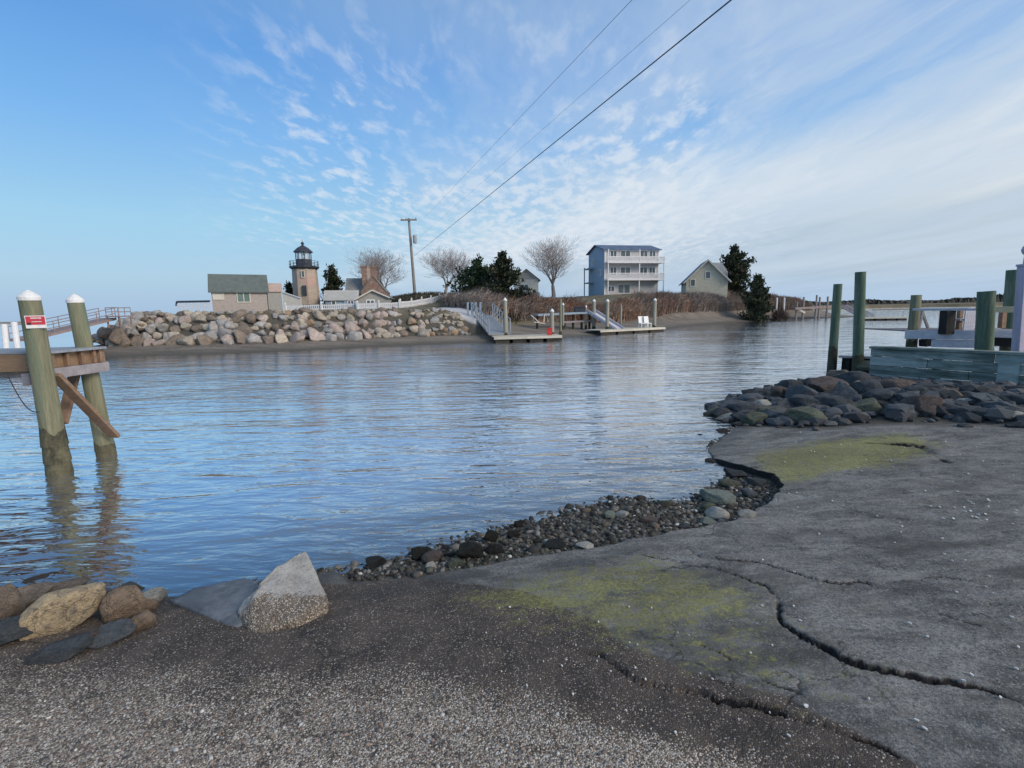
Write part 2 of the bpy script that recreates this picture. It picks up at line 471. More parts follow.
def vcol_mat(name, rough=0.85, var=0.35, scale=40.0, bump=0.2, spec=0.25, trans=0.0):
    mt, nt, b = new_mat(name)
    at = N(nt, 'ShaderNodeVertexColor'); at.layer_name = 'Col'
    tc = N(nt, 'ShaderNodeTexCoord').outputs['Object']
    n1 = noise_(nt, tc, scale, 4, 0.65)
    col = mixc(nt, math_(nt, 'MULTIPLY', sstep(nt, n1, 0.35, 0.7), var), at.outputs[0], mixc(nt, 1.0, at.outputs[0], (0.4, 0.4, 0.4), 'MULTIPLY'))
    nt.links.new(col, b.inputs['Base Color'])
    b.inputs['Roughness'].default_value = rough
    b.inputs['Specular IOR Level'].default_value = spec
    if bump:
        bp = N(nt, 'ShaderNodeBump', {'Strength': bump, 'Distance': 0.02, 'Height': n1})
        nt.links.new(bp.outputs[0], b.inputs['Normal'])
    return mt

# ------------------------------------------------------------------ ramp ground
def ramp_mat():
    mt, nt, b = new_mat('ramp_surface')
    A = N(nt, 'ShaderNodeVertexColor'); A.layer_name = 'A'
    B = N(nt, 'ShaderNodeVertexColor'); B.layer_name = 'B'
    a = N(nt, 'ShaderNodeSeparateColor', {0: A.outputs[0]}).outputs
    bb = N(nt, 'ShaderNodeSeparateColor', {0: B.outputs[0]}).outputs
    moss, gravel, apron = a[0], a[1], a[2]
    crack, strip, wet = bb[0], bb[1], bb[2]
    tc = N(nt, 'ShaderNodeTexCoord').outputs['Object']
    big = noise_(nt, tc, 0.9, 5, 0.6, 0.4)
    mid = noise_(nt, tc, 5.0, 6, 0.65, 0.2)
    fine = noise_(nt, tc, 45.0, 5, 0.7)
    vfine = noise_(nt, tc, 160.0, 3, 0.7)
    blot = noise_(nt, mapping(nt, tc, (1.0, 2.2, 1), (0, 0, R(25))), 2.2, 7, 0.68, 0.6)
    vor = N(nt, 'ShaderNodeTexVoronoi', {'Vector': tc, 'Scale': 150.0}, feature='F1')
    vorc = N(nt, 'ShaderNodeSeparateColor', {0: vor.outputs['Color']}).outputs
    # worn asphalt
    asph = mixc(nt, sstep(nt, blot, 0.33, 0.68), (0.078, 0.078, 0.075), (0.285, 0.278, 0.258))
    asph = mixc(nt, math_(nt, 'MULTIPLY', sstep(nt, mid, 0.45, 0.7), 0.5), asph, (0.36, 0.345, 0.315))
    asph = mixc(nt, math_(nt, 'MULTIPLY', sstep(nt, fine, 0.47, 0.60), 0.62), asph, (0.065, 0.064, 0.061))
    asph = mixc(nt, math_(nt, 'MULTIPLY', sstep(nt, vorc[0], 0.72, 0.98), 0.55), asph, (0.40, 0.385, 0.35))
    asph = mixc(nt, math_(nt, 'MULTIPLY', sstep(nt, vorc[2], 0.62, 0.95), 0.50), asph, (0.045, 0.044, 0.043))
    streaky = noise_(nt, mapping(nt, tc, (1.2, 5.5, 1), (0, 0, R(-38))), 1.6, 7, 0.7, 0.4)
    asph = mixc(nt, math_(nt, 'MULTIPLY', sstep(nt, streaky, 0.52, 0.70), 0.55), asph, (0.115, 0.105, 0.082))
    asph = mixc(nt, math_(nt, 'MULTIPLY', sstep(nt, streaky, 0.46, 0.30), 0.40), asph, (0.33, 0.325, 0.30))
    # exposed shell and pebble aggregate
    gr = N(nt, 'ShaderNodeValToRGB', {0: vorc[1]})
    els = gr.color_ramp
    gst = [(0.0, (0.085, 0.066, 0.052)), (0.28, (0.21, 0.165, 0.128)), (0.52, (0.38, 0.31, 0.24)), (0.72, (0.55, 0.465, 0.37)), (0.89, (0.70, 0.63, 0.53)), (1.0, (0.80, 0.76, 0.69))]
    while len(els.elements) < len(gst): els.elements.new(0.5)
    for e, (p, c) in zip(els.elements, gst):
        e.position = p; e.color = c4(c)
    edge_ = sstep(nt, vor.outputs['Distance'], 0.36, 0.62)
    grc = mixc(nt, math_(nt, 'MULTIPLY', edge_, 0.36), gr.outputs[0], (0.12, 0.10, 0.082))
    dirt = mixc(nt, sstep(nt, mid, 0.35, 0.65), (0.110, 0.087, 0.070), (0.058, 0.049, 0.043))
    gmask = math_(nt, 'MULTIPLY', gravel, math_(nt, 'MULTIPLY_ADD', sstep(nt, blot, 0.30, 0.55), 0.75, 0.30), clamp=True)
    show = sstep(nt, math_(nt, 'ADD', math_(nt, 'MULTIPLY_ADD', gmask, 1.02, 0.12), math_(nt, 'MULTIPLY', vorc[2], 0.70)), 0.60, 0.90)
    dark = mixc(nt, show, dirt, grc)
    gw = sstep(nt, math_(nt, 'ADD', math_(nt, 'MAXIMUM', gravel, apron), math_(nt, 'MULTIPLY', math_(nt, 'SUBTRACT', mid, 0.5), 0.5)), 0.02, 0.22)
    col = mixc(nt, gw, asph, dark)
    damp = noise_(nt, mapping(nt, tc, (1.0, 2.6, 1), (0, 0, R(-28)), (9, 2, 0)), 0.75, 6, 0.66, 0.5)
    asph = mixc(nt, math_(nt, 'MULTIPLY', sstep(nt, damp, 0.50, 0.66), 0.62), asph, (0.062, 0.060, 0.055))
    col = mixc(nt, gw, asph, dark)
    # fine crazing of the old surface
    wv = N(nt, 'ShaderNodeVectorMath', {0: noise_(nt, tc, 3.5, 5, 0.65, 0, 1), 1: (0.5, 0.5, 0.0), 2: tc}, operation='MULTIPLY_ADD').outputs[0]
    cz = N(nt, 'ShaderNodeTexVoronoi', {'Vector': wv, 'Scale': 1.7}, feature='DISTANCE_TO_EDGE').outputs['Distance']
    czm = math_(nt, 'MULTIPLY', sstep(nt, cz, 0.020, 0.004), sstep(nt, noise_(nt, tc, 1.3, 3, 0.5), 0.48, 0.60))
    col = mixc(nt, math_(nt, 'MULTIPLY', czm, 0.75), col, (0.03, 0.029, 0.027))
    # algae film
    mid2 = noise_(nt, mapping(nt, tc, (1, 1.6, 1), (0, 0, R(-30))), 9.0, 6, 0.72, 0.3)
    mn = math_(nt, 'ADD', math_(nt, 'MULTIPLY', mid2, 0.5), math_(nt, 'ADD', math_(nt, 'MULTIPLY', fine, 0.25), math_(nt, 'MULTIPLY', blot, 0.25)))
    mz = math_(nt, 'MULTIPLY', sstep(nt, math_(nt, 'ADD', math_(nt, 'MULTIPLY', moss, 0.85), math_(nt, 'MULTIPLY', math_(nt, 'SUBTRACT', mn, 0.5), 5.2)), 0.28, 1.05), sstep(nt, moss, 0.02, 0.25))
    mc = mixc(nt, sstep(nt, fine, 0.4, 0.65), (0.120, 0.118, 0.050), (0.27, 0.255, 0.090))
    mc = mixc(nt, sstep(nt, big, 0.42, 0.62), mc, mixc(nt, sstep(nt, fine, 0.35, 0.65), (0.165, 0.165, 0.065), (0.33, 0.32, 0.115)))
    col = mixc(nt, math_(nt, 'MULTIPLY', mz, 0.84), col, mc)
    # mud between the beach stones
    mud = mixc(nt, sstep(nt, fine, 0.35, 0.7), (0.050, 0.047, 0.040), (0.115, 0.107, 0.090))
    col = mixc(nt, strip, col, mud)
    col = mixc(nt, math_(nt, 'MULTIPLY', wet, 0.62), col, (0.018, 0.018, 0.017))
    col = mixc(nt, sstep(nt, crack, 0.12, 0.6), col, (0.008, 0.008, 0.009))
    nt.links.new(col, b.inputs['Base Color'])
    rg = math_(nt, 'MULTIPLY_ADD', wet, -0.42, 0.86)
    nt.links.new(rg, b.inputs['Roughness'])
    b.inputs['Specular IOR Level'].default_value = 0.28
    vh = math_(nt, 'MULTIPLY', math_(nt, 'SUBTRACT', 0.55, vor.outputs['Distance']), math_(nt, 'MULTIPLY_ADD', gw, 0.55, 0.18))
    h = math_(nt, 'ADD', vh, math_(nt, 'ADD', math_(nt, 'MULTIPLY', fine, 0.9), math_(nt, 'MULTIPLY', vfine, 0.35)))
    bp = N(nt, 'ShaderNodeBump', {'Strength': 0.75, 'Distance': 0.012, 'Height': h})
    nt.links.new(bp.outputs[0], b.inputs['Normal'])
    return mt
xs = spaced(-55, 45, -3.4, 4.2, 0.014, 1.045, 2.5)
ys = spaced(-50, 26, 1.2, 5.6, 0.014, 1.035, 2.5)
XX, YY = np.meshgrid(xs, ys)
GZ, SD, ST, CK = ground_z(XX, YY)
wob = 0.22 * (fbm(XX * 2.2, YY * 2.2, 61) - 0.5)
def region(pts, z, soft):
    return ss(-soft, soft, sdf(XX + wob, YY + wob, px_poly(pts, z)))
moss1 = region([(455, 592), (540, 566), (640, 553), (705, 575), (748, 592), (762, 606), (735, 628), (690, 645), (640, 655), (595, 648), (540, 620)], 0.2, 0.30)
moss1b = 0.55 * region([(600, 600), (770, 600), (800, 645), (860, 690), (800, 735), (700, 700), (620, 665)], 0.2, 0.30)
moss2 = 1.3 * region([(752, 444), (815, 434), (900, 433), (938, 446), (925, 458), (880, 464), (832, 468), (775, 476)], 0.25, 0.34)
gravel = region([(-200, 660), (60, 640), (200, 655), (330, 655), (420, 660), (520, 690), (640, 745), (760, 800), (760, 1400), (-400, 1400)], 0.25, 0.16)
gravel = gravel * (0.30 + 0.70 * ss(2.35, 1.40, YY - 0.12 * XX * 0 + 0.45 * (fbm(XX * 1.6, YY * 1.6, 71) - 0.5)))
apron = region([(-300, 560), (150, 560), (230, 560), (330, 565), (420, 572), (520, 588), (600, 650), (690, 700), (780, 730), (900, 790), (760, 1400), (-400, 1400), (-400, 560)], 0.2, 0.10)
wet = ss(0.42, 0.0, SD) * ss(-1.0, -0.1, SD) * 0.8 + 0.0
wet = np.maximum(wet, 0.5 * region([(330, 575), (430, 570), (560, 556), (640, 548), (600, 570), (470, 590), (340, 600)], 0.15, 0.10))
strip = np.maximum(np.maximum(ss(-0.02, 0.05, ST), ss(0.02, -0.1, SD)), ss(-0.25, 0.1, sdf(XX + wob, YY + wob, RIPPOLY)))
attrs = {'A': np.stack([np.clip(np.maximum(np.maximum(moss1, moss1b), moss2), 0, 1.3), gravel, apron], -1),
         'B': np.stack([np.maximum(CK, 0.9 * np.exp(-(ST / 0.022) ** 2) * ss(0.1, 0.3, SD) * ss(1.0, 1.7, XX)), strip, np.clip(wet, 0, 1)], -1)}
ground = grid_mesh('ramp_ground', xs, ys, lambda X, Y: GZ, ramp_mat(), attrs)
tag(ground, kind='structure')
def under_mat():
    return plain('silt', (0.05, 0.055, 0.05), (0.09, 0.09, 0.075), 0.4, 0.95, 0)
bed_far = MB(); bed_far.add([(-6000, -3000, -2.3), (6000, -3000, -2.3), (6000, 9000, -2.3), (-6000, 9000, -2.3)], [(0, 1, 2, 3)])
tag(bed_far.build('seabed', under_mat()), kind='structure')

# ------------------------------------------------------------------ island terrain
def island_mat():
    mt, nt, b = new_mat('island_soil')
    A = N(nt, 'ShaderNodeVertexColor'); A.layer_name = 'A'
    a = N(nt, 'ShaderNodeSeparateColor', {0: A.outputs[0]}).outputs
    tc = N(nt, 'ShaderNodeTexCoord').outputs['Object']
    n1 = noise_(nt, tc, 0.8, 6, 0.65, 0.3); n2 = noise_(nt, tc, 5, 5, 0.7); n3 = noise_(nt, mapping(nt, tc, (0.25, 1.2, 1)), 1.6, 6, 0.65)
    mud = mixc(nt, sstep(nt, n3, 0.35, 0.66), (0.115, 0.098, 0.080), (0.215, 0.185, 0.150))
    mud = mixc(nt, math_(nt, 'MULTIPLY', sstep(nt, n2, 0.5, 0.7), 0.5), mud, (0.30, 0.27, 0.23))
    grass = mixc(nt, sstep(nt, n1, 0.35, 0.65), (0.115, 0.105, 0.060), (0.20, 0.165, 0.105))
    grass = mixc(nt, math_(nt, 'MULTIPLY', sstep(nt, n2, 0.42, 0.7), 0.5), grass, (0.075, 0.085, 0.035))
    pave = mixc(nt, n2, (0.40, 0.41, 0.42), (0.52, 0.53, 0.54))
    darkm = mixc(nt, a[2], mud, (0.085, 0.078, 0.062))  # wet mud along the shore, plus shade painted dark between the seawall boulders
    col = mixc(nt, a[0], darkm, grass)
    col = mixc(nt, a[1], col, pave)
    nt.links.new(col, b.inputs['Base Color'])
    b.inputs['Roughness'].default_value = 0.9
    bp = N(nt, 'ShaderNodeBump', {'Strength': 0.6, 'Distance': 0.12, 'Height': n2})
    nt.links.new(bp.outputs[0], b.inputs['Normal'])
    return mt
ixs = np.arange(-32, 64, 0.32); iys = np.arange(22, 138, 0.36)
IX, IY = np.meshgrid(ixs, iys)
IZ, ID = island_z(IX, IY)
grassm = ss(4.2, 5.4, ID + 0.6 * (fbm(IX * .8, IY * .8, 81) - .5)) * (1 - ss(-4, 2, IX)) + ss(6.5, 8.5, ID) * ss(-4, 2, IX)
DRIVE = [tuple(p) for p in [(-2.6, 36.2), (-6.0, 36.4), (-6.3, 45), (-4.6, 52), (-1.2, 52), (-1.2, 42)]]
drivem = ss(-0.2, 0.2, sdf(IX, IY, DRIVE))
island = grid_mesh('island_ground', ixs, iys, lambda X, Y: IZ, island_mat(), {'A': np.stack([grassm, drivem, np.maximum(ss(1.6, 0.0, ID), ss(2.3, 2.9, ID) * ss(5.6, 5.0, ID) * ss(-1.4, -2.6, IX))], -1)})  # last channel: shore wetness, and painted shade in the gaps behind the boulders
tag(island, kind='structure')

# ------------------------------------------------------------------ marsh and distant land
def strip_land(name, pts, zt, mat, back=60):
    mb = MB()
    n = len(pts)
    vs = []
    for x, y in pts:
        dl = math.hypot(x, y); ux, uy = x / dl, y / dl
        vs += [(x, y, -0.4), (x + ux * 3, y + uy * 3, zt * 0.7), (x + ux * back * 0.5, y + uy * back * 0.5, zt), (x + ux * back, y + uy * back, -0.4)]
    fs = []
    for i in range(n - 1):
        for k in range(3):
            a = i * 4 + k
            fs.append((a, a + 1, a + 5, a + 4))
    mb.add(vs, fs)
    return tag(mb.build(name, mat, smooth=False), kind='structure')
marsh_m = plain('marsh_grass', (0.12, 0.10, 0.065), (0.20, 0.165, 0.105), 0.08, 0.95, 0.0, (1, 1, 1), 6)
sand_m = plain('sand_flat', (0.20, 0.17, 0.14), (0.30, 0.26, 0.22), 0.1, 0.95, 0.0)
def arc(px0, px1, y, n=18):
    out = []
    for i in range(n + 1):
        px = px0 + (px1 - px0) * i / n
        yy = y(px) if callable(y) else y
        d = ray(px, 330); out.append((d.x / d.y * yy, yy))
    return out
strip_land('marsh_bank', arc(778, 1180, lambda p: 205 + 12 * math.sin(p * 0.03) + (p - 780) * 0.12), 1.7, marsh_m, 160)
strip_land('sandbar', arc(870, 1180, lambda p: 150 + 4 * math.sin(p * 0.05) - (p - 900) * 0.05), 0.25, marsh_m, 10)
strip_land('far_shore', arc(-140, 42, lambda p: 260 + 10 * math.sin(p * 0.05)), 1.0, sand_m, 70)

# ------------------------------------------------------------------ water
def water_mat():
    mt = bpy.data.materials.new('water'); mt.use_nodes = True
    nt = mt.node_tree; nt.nodes.clear()
    out = nt.nodes.new('ShaderNodeOutputMaterial')
    tc = N(nt, 'ShaderNodeTexCoord').outputs['Object']
    A = N(nt, 'ShaderNodeVertexColor'); A.layer_name = 'A'
    a = N(nt, 'ShaderNodeSeparateColor', {0: A.outputs[0]}).outputs
    w1 = noise_(nt, mapping(nt, tc, (0.85, 3.0, 1), (0, 0, R(7))), 1.0, 3, 0.45, 0.8)
    w2 = noise_(nt, mapping(nt, tc, (2.6, 7.5, 1), (0, 0, R(-9))), 1.0, 3, 0.5, 0.5)
    w3 = noise_(nt, mapping(nt, tc, (0.25, 0.8, 1), (0, 0, R(14))), 1.0, 3, 0.5, 0.5)
    gust = sstep(nt, noise_(nt, mapping(nt, tc, (0.10, 0.22, 1)), 1.0, 3, 0.5), 0.35, 0.65)
    calm = math_(nt, 'MULTIPLY_ADD', gust, 0.55, 0.55)
    h = math_(nt, 'ADD', math_(nt, 'MULTIPLY', w1, 1.0), math_(nt, 'MULTIPLY', w2, 0.42))
    h = math_(nt, 'MULTIPLY', h, calm)
    h = math_(nt, 'ADD', h, math_(nt, 'MULTIPLY', w3, 1.2))
    bp = N(nt, 'ShaderNodeBump', {'Strength': 1.0, 'Distance': 0.050, 'Height': h})
    nrm = bp.outputs[0]
    fr = N(nt, 'ShaderNodeFresnel', {'IOR': 1.33, 'Normal': nrm}).outputs[0]
    fac = math_(nt, 'POWER', fr, math_(nt, 'MULTIPLY_ADD', sstep(nt, a[0], 0.02, 0.55), -0.24, 0.40), clamp=True)
    body = N(nt, 'ShaderNodeBsdfDiffuse', {0: c4((0.31, 0.315, 0.33))}).outputs[0]
    trn = N(nt, 'ShaderNodeBsdfTransparent', {0: c4((0.80, 0.88, 0.87))}).outputs[0]
    under = N(nt, 'ShaderNodeMixShader', {0: a[0], 1: trn, 2: body}).outputs[0]
    gl = N(nt, 'ShaderNodeBsdfGlossy', {0: c4((1, 1, 1)), 'Roughness': 0.03, 'Normal': nrm}).outputs[0]
    mx = N(nt, 'ShaderNodeMixShader', {0: fac, 1: under, 2: gl}).outputs[0]
    nt.links.new(mx, out.inputs[0])
    return mt
wxs = spaced(-6000, 6000, -10, 12, 0.16, 1.10, 600)
wys = spaced(-2000, 8800, 2.2, 16, 0.12, 1.08, 600)
WX, WY = np.meshgrid(wxs, wys)
nb = ground_z(WX, WY, False)[0]
ib = island_z(WX, WY)[0]
dep = -np.maximum(nb, ib)
inx = (WX > -54) & (WX < 44) & (WY < 25)
dep = np.where(inx, dep, np.maximum(-ib, 0))
murk = np.clip(1 - np.exp(-np.maximum(dep, 0) * 1.5), 0, 1)
water = grid_mesh('water', wxs, wys, lambda X, Y: X * 0, water_mat(), {'A': np.stack([murk] * 3, -1)})
tag(water, kind='structure')

# ------------------------------------------------------------------ rocks
ROCKS = {}
def rock_mesh(seed, sub=3, cuts=9, rough=0.12, mat=None, key=None, lo=0.55, hi=0.86):
    k = (seed, sub, key)
    if k in ROCKS: return ROCKS[k]
    rnd = random.Random(seed)
    bm = bmesh.new()
    bmesh.ops.create_icosphere(bm, subdivisions=sub, radius=1.0)
    planes = []
    for _ in range(cuts):
        n = Vector((rnd.gauss(0, 1), rnd.gauss(0, 1), rnd.gauss(0, 1))).normalized()
        planes.append((n, rnd.uniform(0.36, 0.74) if cuts >= 14 else rnd.uniform(0.46, 0.84)))
    off = Vector((seed * 3.1, seed * 1.7, 0))
    for v in bm.verts:
        p = v.co.copy()
        for n, d in planes:
            e = p.dot(n) - d
            if e > 0: p -= n * e * 0.92
        q = p * 1.3 + off
        p *= 1 + rough * mnoise.fractal(q, 0.9, 2.1, 3)
        if sub >= 4:
            p *= 1 + 0.035 * mnoise.fractal(q * 4, 0.8, 2.1, 5)
        v.co = p
    xs_ = [max(abs(v.co[i]) for v in bm.verts) for i in range(3)]
    for v in bm.verts:
        v.co = Vector((v.co.x / xs_[0], v.co.y / xs_[1], v.co.z / xs_[2]))
    me = bpy.data.meshes.new('rock')
    bm.to_mesh(me); bm.free()
    me.polygons.foreach_set('use_smooth', [True] * len(me.polygons))
    me.materials.append(mat)
    ROCKS[k] = me
    return me
def rock(name, loc, size, rotz, seed, mat, label, cat, group=None, sub=3, tilt=0.0, cuts=9, rough=0.12, key=None, spin=0.0):
    me = rock_mesh(seed, sub, cuts, rough, mat, key)
    o = bpy.data.objects.new(name, me); COL.objects.link(o)
    o.location = loc; o.scale = size; o.rotation_euler = (spin, tilt, rotz)
    return tag(o, label, cat, group)
def rock_mat(name, c1, c2, c3, rough=0.88, scale=1.6, bump=0.5, objrand=0.15):
    mt, nt, b = new_mat(name)
    tc = N(nt, 'ShaderNodeTexCoord').outputs['Object']
    oi = N(nt, 'ShaderNodeObjectInfo')
    vec = N(nt, 'ShaderNodeVectorMath', {0: tc, 1: N(nt, 'ShaderNodeVectorMath', {0: oi.outputs['Random'], 'Scale': 23.0}, operation='SCALE').outputs[0]}, operation='ADD').outputs[0]
    n1 = noise_(nt, vec, scale, 6, 0.65, 0.3); n2 = noise_(nt, vec, scale * 9, 5, 0.7); n3 = noise_(nt, vec, scale * 2.6, 5, 0.7, 0.5)
    col = mixc(nt, sstep(nt, n1, 0.34, 0.66), c1, c2)
    col = mixc(nt, sstep(nt, n3, 0.52, 0.68), col, c3)
    col = mixc(nt, math_(nt, 'MULTIPLY', sstep(nt, n2, 0.45, 0.68), 0.5), col, tuple(x * 0.45 for x in c1))
    pz = N(nt, 'ShaderNodeSeparateXYZ', {0: N(nt, 'ShaderNodeNewGeometry').outputs['Position']}).outputs[2]
    tide = sstep(nt, math_(nt, 'ADD', pz, math_(nt, 'MULTIPLY', math_(nt, 'SUBTRACT', n3, 0.5), 0.25)), 0.11, 0.0)
    col = mixc(nt, math_(nt, 'MULTIPLY', tide, 0.75), col, (0.032, 0.031, 0.024))
    crev = sstep(nt, N(nt, 'ShaderNodeTexVoronoi', {'Vector': N(nt, 'ShaderNodeVectorMath', {0: noise_(nt, vec, 2.0, 4, 0.6, 0, 1), 1: (0.9, 0.9, 0.9), 2: vec}, operation='MULTIPLY_ADD').outputs[0], 'Scale': 1.5}, feature='DISTANCE_TO_EDGE').outputs['Distance'], 0.05, 0.0)
    col = mixc(nt, math_(nt, 'MULTIPLY', crev, 0.35), col, tuple(x * 0.3 for x in c1))
    hs = N(nt, 'ShaderNodeHueSaturation', {'Value': math_(nt, 'MULTIPLY_ADD', oi.outputs['Random'], objrand * 2, 1 - objrand), 'Color': col})
    nt.links.new(hs.outputs[0], b.inputs['Base Color'])
    b.inputs['Roughness'].default_value = rough
    b.inputs['Specular IOR Level'].default_value = 0.35
    h = math_(nt, 'ADD', math_(nt, 'ADD', math_(nt, 'MULTIPLY', n3, 0.6), math_(nt, 'MULTIPLY', n2, 0.45)), math_(nt, 'MULTIPLY', crev, -0.14))
    bp = N(nt, 'ShaderNodeBump', {'Strength': min(1.0, bump * 1.5), 'Distance': 0.09, 'Height': h})
    nt.links.new(bp.outputs[0], b.inputs['Normal'])
    return mt
RM = {
    'tan': rock_mat('tan_granite', (0.40, 0.345, 0.27), (0.53, 0.47, 0.38), (0.30, 0.26, 0.21)),
    'grey': rock_mat('grey_granite', (0.34, 0.325, 0.305), (0.46, 0.44, 0.41), (0.25, 0.24, 0.225)),
    'pink': rock_mat('pinkish_granite', (0.40, 0.33, 0.29), (0.51, 0.43, 0.38), (0.27, 0.21, 0.19)),
    'rusty': rock_mat('rusty_granite', (0.38, 0.265, 0.165), (0.47, 0.36, 0.25), (0.27, 0.20, 0.14)),
    'brown': rock_mat('brown_stone', (0.19, 0.155, 0.125), (0.27, 0.22, 0.175), (0.13, 0.11, 0.09)),
    'dark': rock_mat('dark_riprap', (0.050, 0.058, 0.066), (0.085, 0.095, 0.103), (0.030, 0.034, 0.038)),
    'slate': rock_mat('slate_riprap', (0.085, 0.10, 0.115), (0.14, 0.155, 0.165), (0.05, 0.06, 0.07)),
    'moss': rock_mat('mossy_riprap', (0.095, 0.105, 0.075), (0.16, 0.17, 0.12), (0.06, 0.068, 0.05)),
    'umber': rock_mat('umber_riprap', (0.095, 0.075, 0.068), (0.15, 0.12, 0.105), (0.05, 0.045, 0.045)),
    'boulder': rock_mat('golden_boulder', (0.42, 0.33, 0.21), (0.66, 0.51, 0.31), (0.24, 0.20, 0.16), 0.8, 1.1, 0.6, 0.0),
    'warm': rock_mat('warm_stone', (0.29, 0.215, 0.15), (0.40, 0.30, 0.21), (0.16, 0.125, 0.10), 0.8, 1.3, 0.6, 0.0),
    'weed': rock_mat('weedy_stone', (0.018, 0.019, 0.014), (0.040, 0.040, 0.026), (0.010, 0.011, 0.009), 0.6, 3.0, 1.0, 0.1),
    'green': rock_mat('greenish_stone', (0.17, 0.20, 0.17), (0.24, 0.27, 0.225), (0.11, 0.13, 0.10), 0.85, 2.0, 0.4, 0.0),
    'pale': rock_mat('pale_stone', (0.32, 0.32, 0.29), (0.42, 0.42, 0.38), (0.24, 0.23, 0.20), 0.85, 2.0, 0.4, 0.1),
}
ORD = ['first', 'second', 'third', 'fourth', 'fifth', 'sixth', 'seventh', 'eighth', 'ninth', 'tenth', 'eleventh', 'twelfth', 'thirteenth', 'fourteenth', 'fifteenth', 'sixteenth', 'seventeenth', 'eighteenth', 'nineteenth', 'twentieth'] + ['further'] * 40
#@@REST
# ------------------------------------------------------------------ shared materials
M = {}
M['pile'] = plain('treated_pile', (0.17, 0.17, 0.108), (0.29, 0.28, 0.185), 3.0, 0.85, 0.6, (6, 6, 0.35), 6, stain=(0.17, 0.215, 0.145))
M['pile_pale'] = plain('weathered_pile', (0.27, 0.26, 0.21), (0.36, 0.34, 0.28), 2.0, 0.9, 0.2, (4, 4, 0.4))
M['pile_wet'] = plain('tidal_growth', (0.030, 0.032, 0.020), (0.070, 0.068, 0.038), 4.0, 0.7, 0.5, (1, 1, 1), 7)
M['pile_damp'] = plain('damp_pile_growth', (0.075, 0.072, 0.045), (0.15, 0.14, 0.085), 5.0, 0.75, 0.6, (1, 1, 0.6), 7, stain=(0.035, 0.035, 0.025))
M['pile_green'] = plain('green_pile', (0.065, 0.105, 0.070), (0.125, 0.175, 0.125), 2.5, 0.85, 0.3, (4, 4, 0.35), stain=(0.16, 0.19, 0.15))
M['cap'] = plain('white_cap', (0.74, 0.75, 0.74), (0.82, 0.82, 0.80), 5, 0.5, 0.05)
M['plank'] = plain('brown_plank', (0.22, 0.145, 0.09), (0.32, 0.215, 0.135), 2.0, 0.85, 0.3, (0.6, 4, 4), 7)
M['plank_red'] = plain('red_brown_timber', (0.185, 0.115, 0.075), (0.28, 0.185, 0.12), 2.2, 0.85, 0.3, (1.5, 1.5, 1.5), 7, stain=(0.30, 0.24, 0.19))
M['plank_grey'] = plain('grey_timber', (0.27, 0.25, 0.26), (0.37, 0.345, 0.35), 2.0, 0.88, 0.25, (0.7, 3, 3), 7)
M['deck'] = plain('weathered_decking', (0.24, 0.27, 0.31), (0.34, 0.37, 0.41), 2.0, 0.85, 0.25, (0.6, 4, 4), 7)
M['deck_pale'] = plain('pale_decking', (0.46, 0.43, 0.35), (0.58, 0.55, 0.46), 1.2, 0.85, 0.2, (1, 1, 1), 7)
M['float'] = plain('float_side', (0.028, 0.026, 0.022), (0.06, 0.055, 0.045), 2, 0.8, 0.3)
M['black'] = plain('black_timber_and_shade', (0.012, 0.012, 0.013), (0.026, 0.026, 0.026), 4, 0.8, 0.4)  # dark timber; also colours the painted shadow strip under the dock skirt
M['bulk'] = plain('bulkhead_timber', (0.105, 0.135, 0.120), (0.315, 0.365, 0.335), 1.6, 0.88, 0.45, (0.55, 0.55, 3.0), 9, stain=(0.085, 0.105, 0.08), contrast=(0.36, 0.64))
M['bulk_pale'] = plain('pale_bulkhead_board', (0.24, 0.29, 0.275), (0.46, 0.52, 0.49), 1.6, 0.88, 0.45, (0.55, 0.55, 3.0), 9, stain=(0.12, 0.15, 0.13))
M['white'] = plain('white_paint', (0.70, 0.71, 0.72), (0.80, 0.80, 0.80), 3, 0.55, 0.05)
M['offwhite'] = plain('lavender_white_boards', (0.46, 0.46, 0.52), (0.60, 0.60, 0.65), 2.2, 0.8, 0.2, (0.6, 3, 3), 7)
M['yellow_wood'] = plain('new_lumber', (0.50, 0.42, 0.27), (0.60, 0.52, 0.36), 2.2, 0.8, 0.2, (0.6, 3, 3))
M['shingle'] = plain('cedar_shingle', (0.40, 0.35, 0.31), (0.50, 0.44, 0.39), 2.5, 0.9, 0.3, (2, 2, 5), 5, stain=(0.33, 0.28, 0.26))
M['shingle_grey'] = plain('grey_shingle', (0.33, 0.32, 0.29), (0.42, 0.41, 0.375), 2.5, 0.9, 0.3, (2, 2, 5), 5)
M['roof_green'] = plain('grey_green_roof', (0.115, 0.140, 0.130), (0.155, 0.180, 0.165), 2.0, 0.9, 0.3, (1, 1, 1), 6)
M['roof_grey'] = plain('grey_roof', (0.20, 0.205, 0.205), (0.28, 0.285, 0.28), 1.5, 0.9, 0.3, (1, 1, 1), 6)
M['roof_blue'] = plain('blue_slate_roof', (0.085, 0.125, 0.20), (0.13, 0.175, 0.26), 1.2, 0.85, 0.2)
M['roof_pale'] = plain('pale_roof', (0.40, 0.40, 0.37), (0.50, 0.49, 0.46), 1.2, 0.85, 0.2)
M['tan_trim'] = plain('cream_trim', (0.62, 0.58, 0.50), (0.70, 0.66, 0.58), 3, 0.7, 0.05)
M['glass'] = plain('window_glass', (0.06, 0.075, 0.08), (0.12, 0.15, 0.15), 1.5, 0.12, 0.0, spec=0.6)
M['glass_green'] = plain('greenish_glass', (0.12, 0.18, 0.15), (0.18, 0.25, 0.21), 1.5, 0.15, 0.0, spec=0.6)
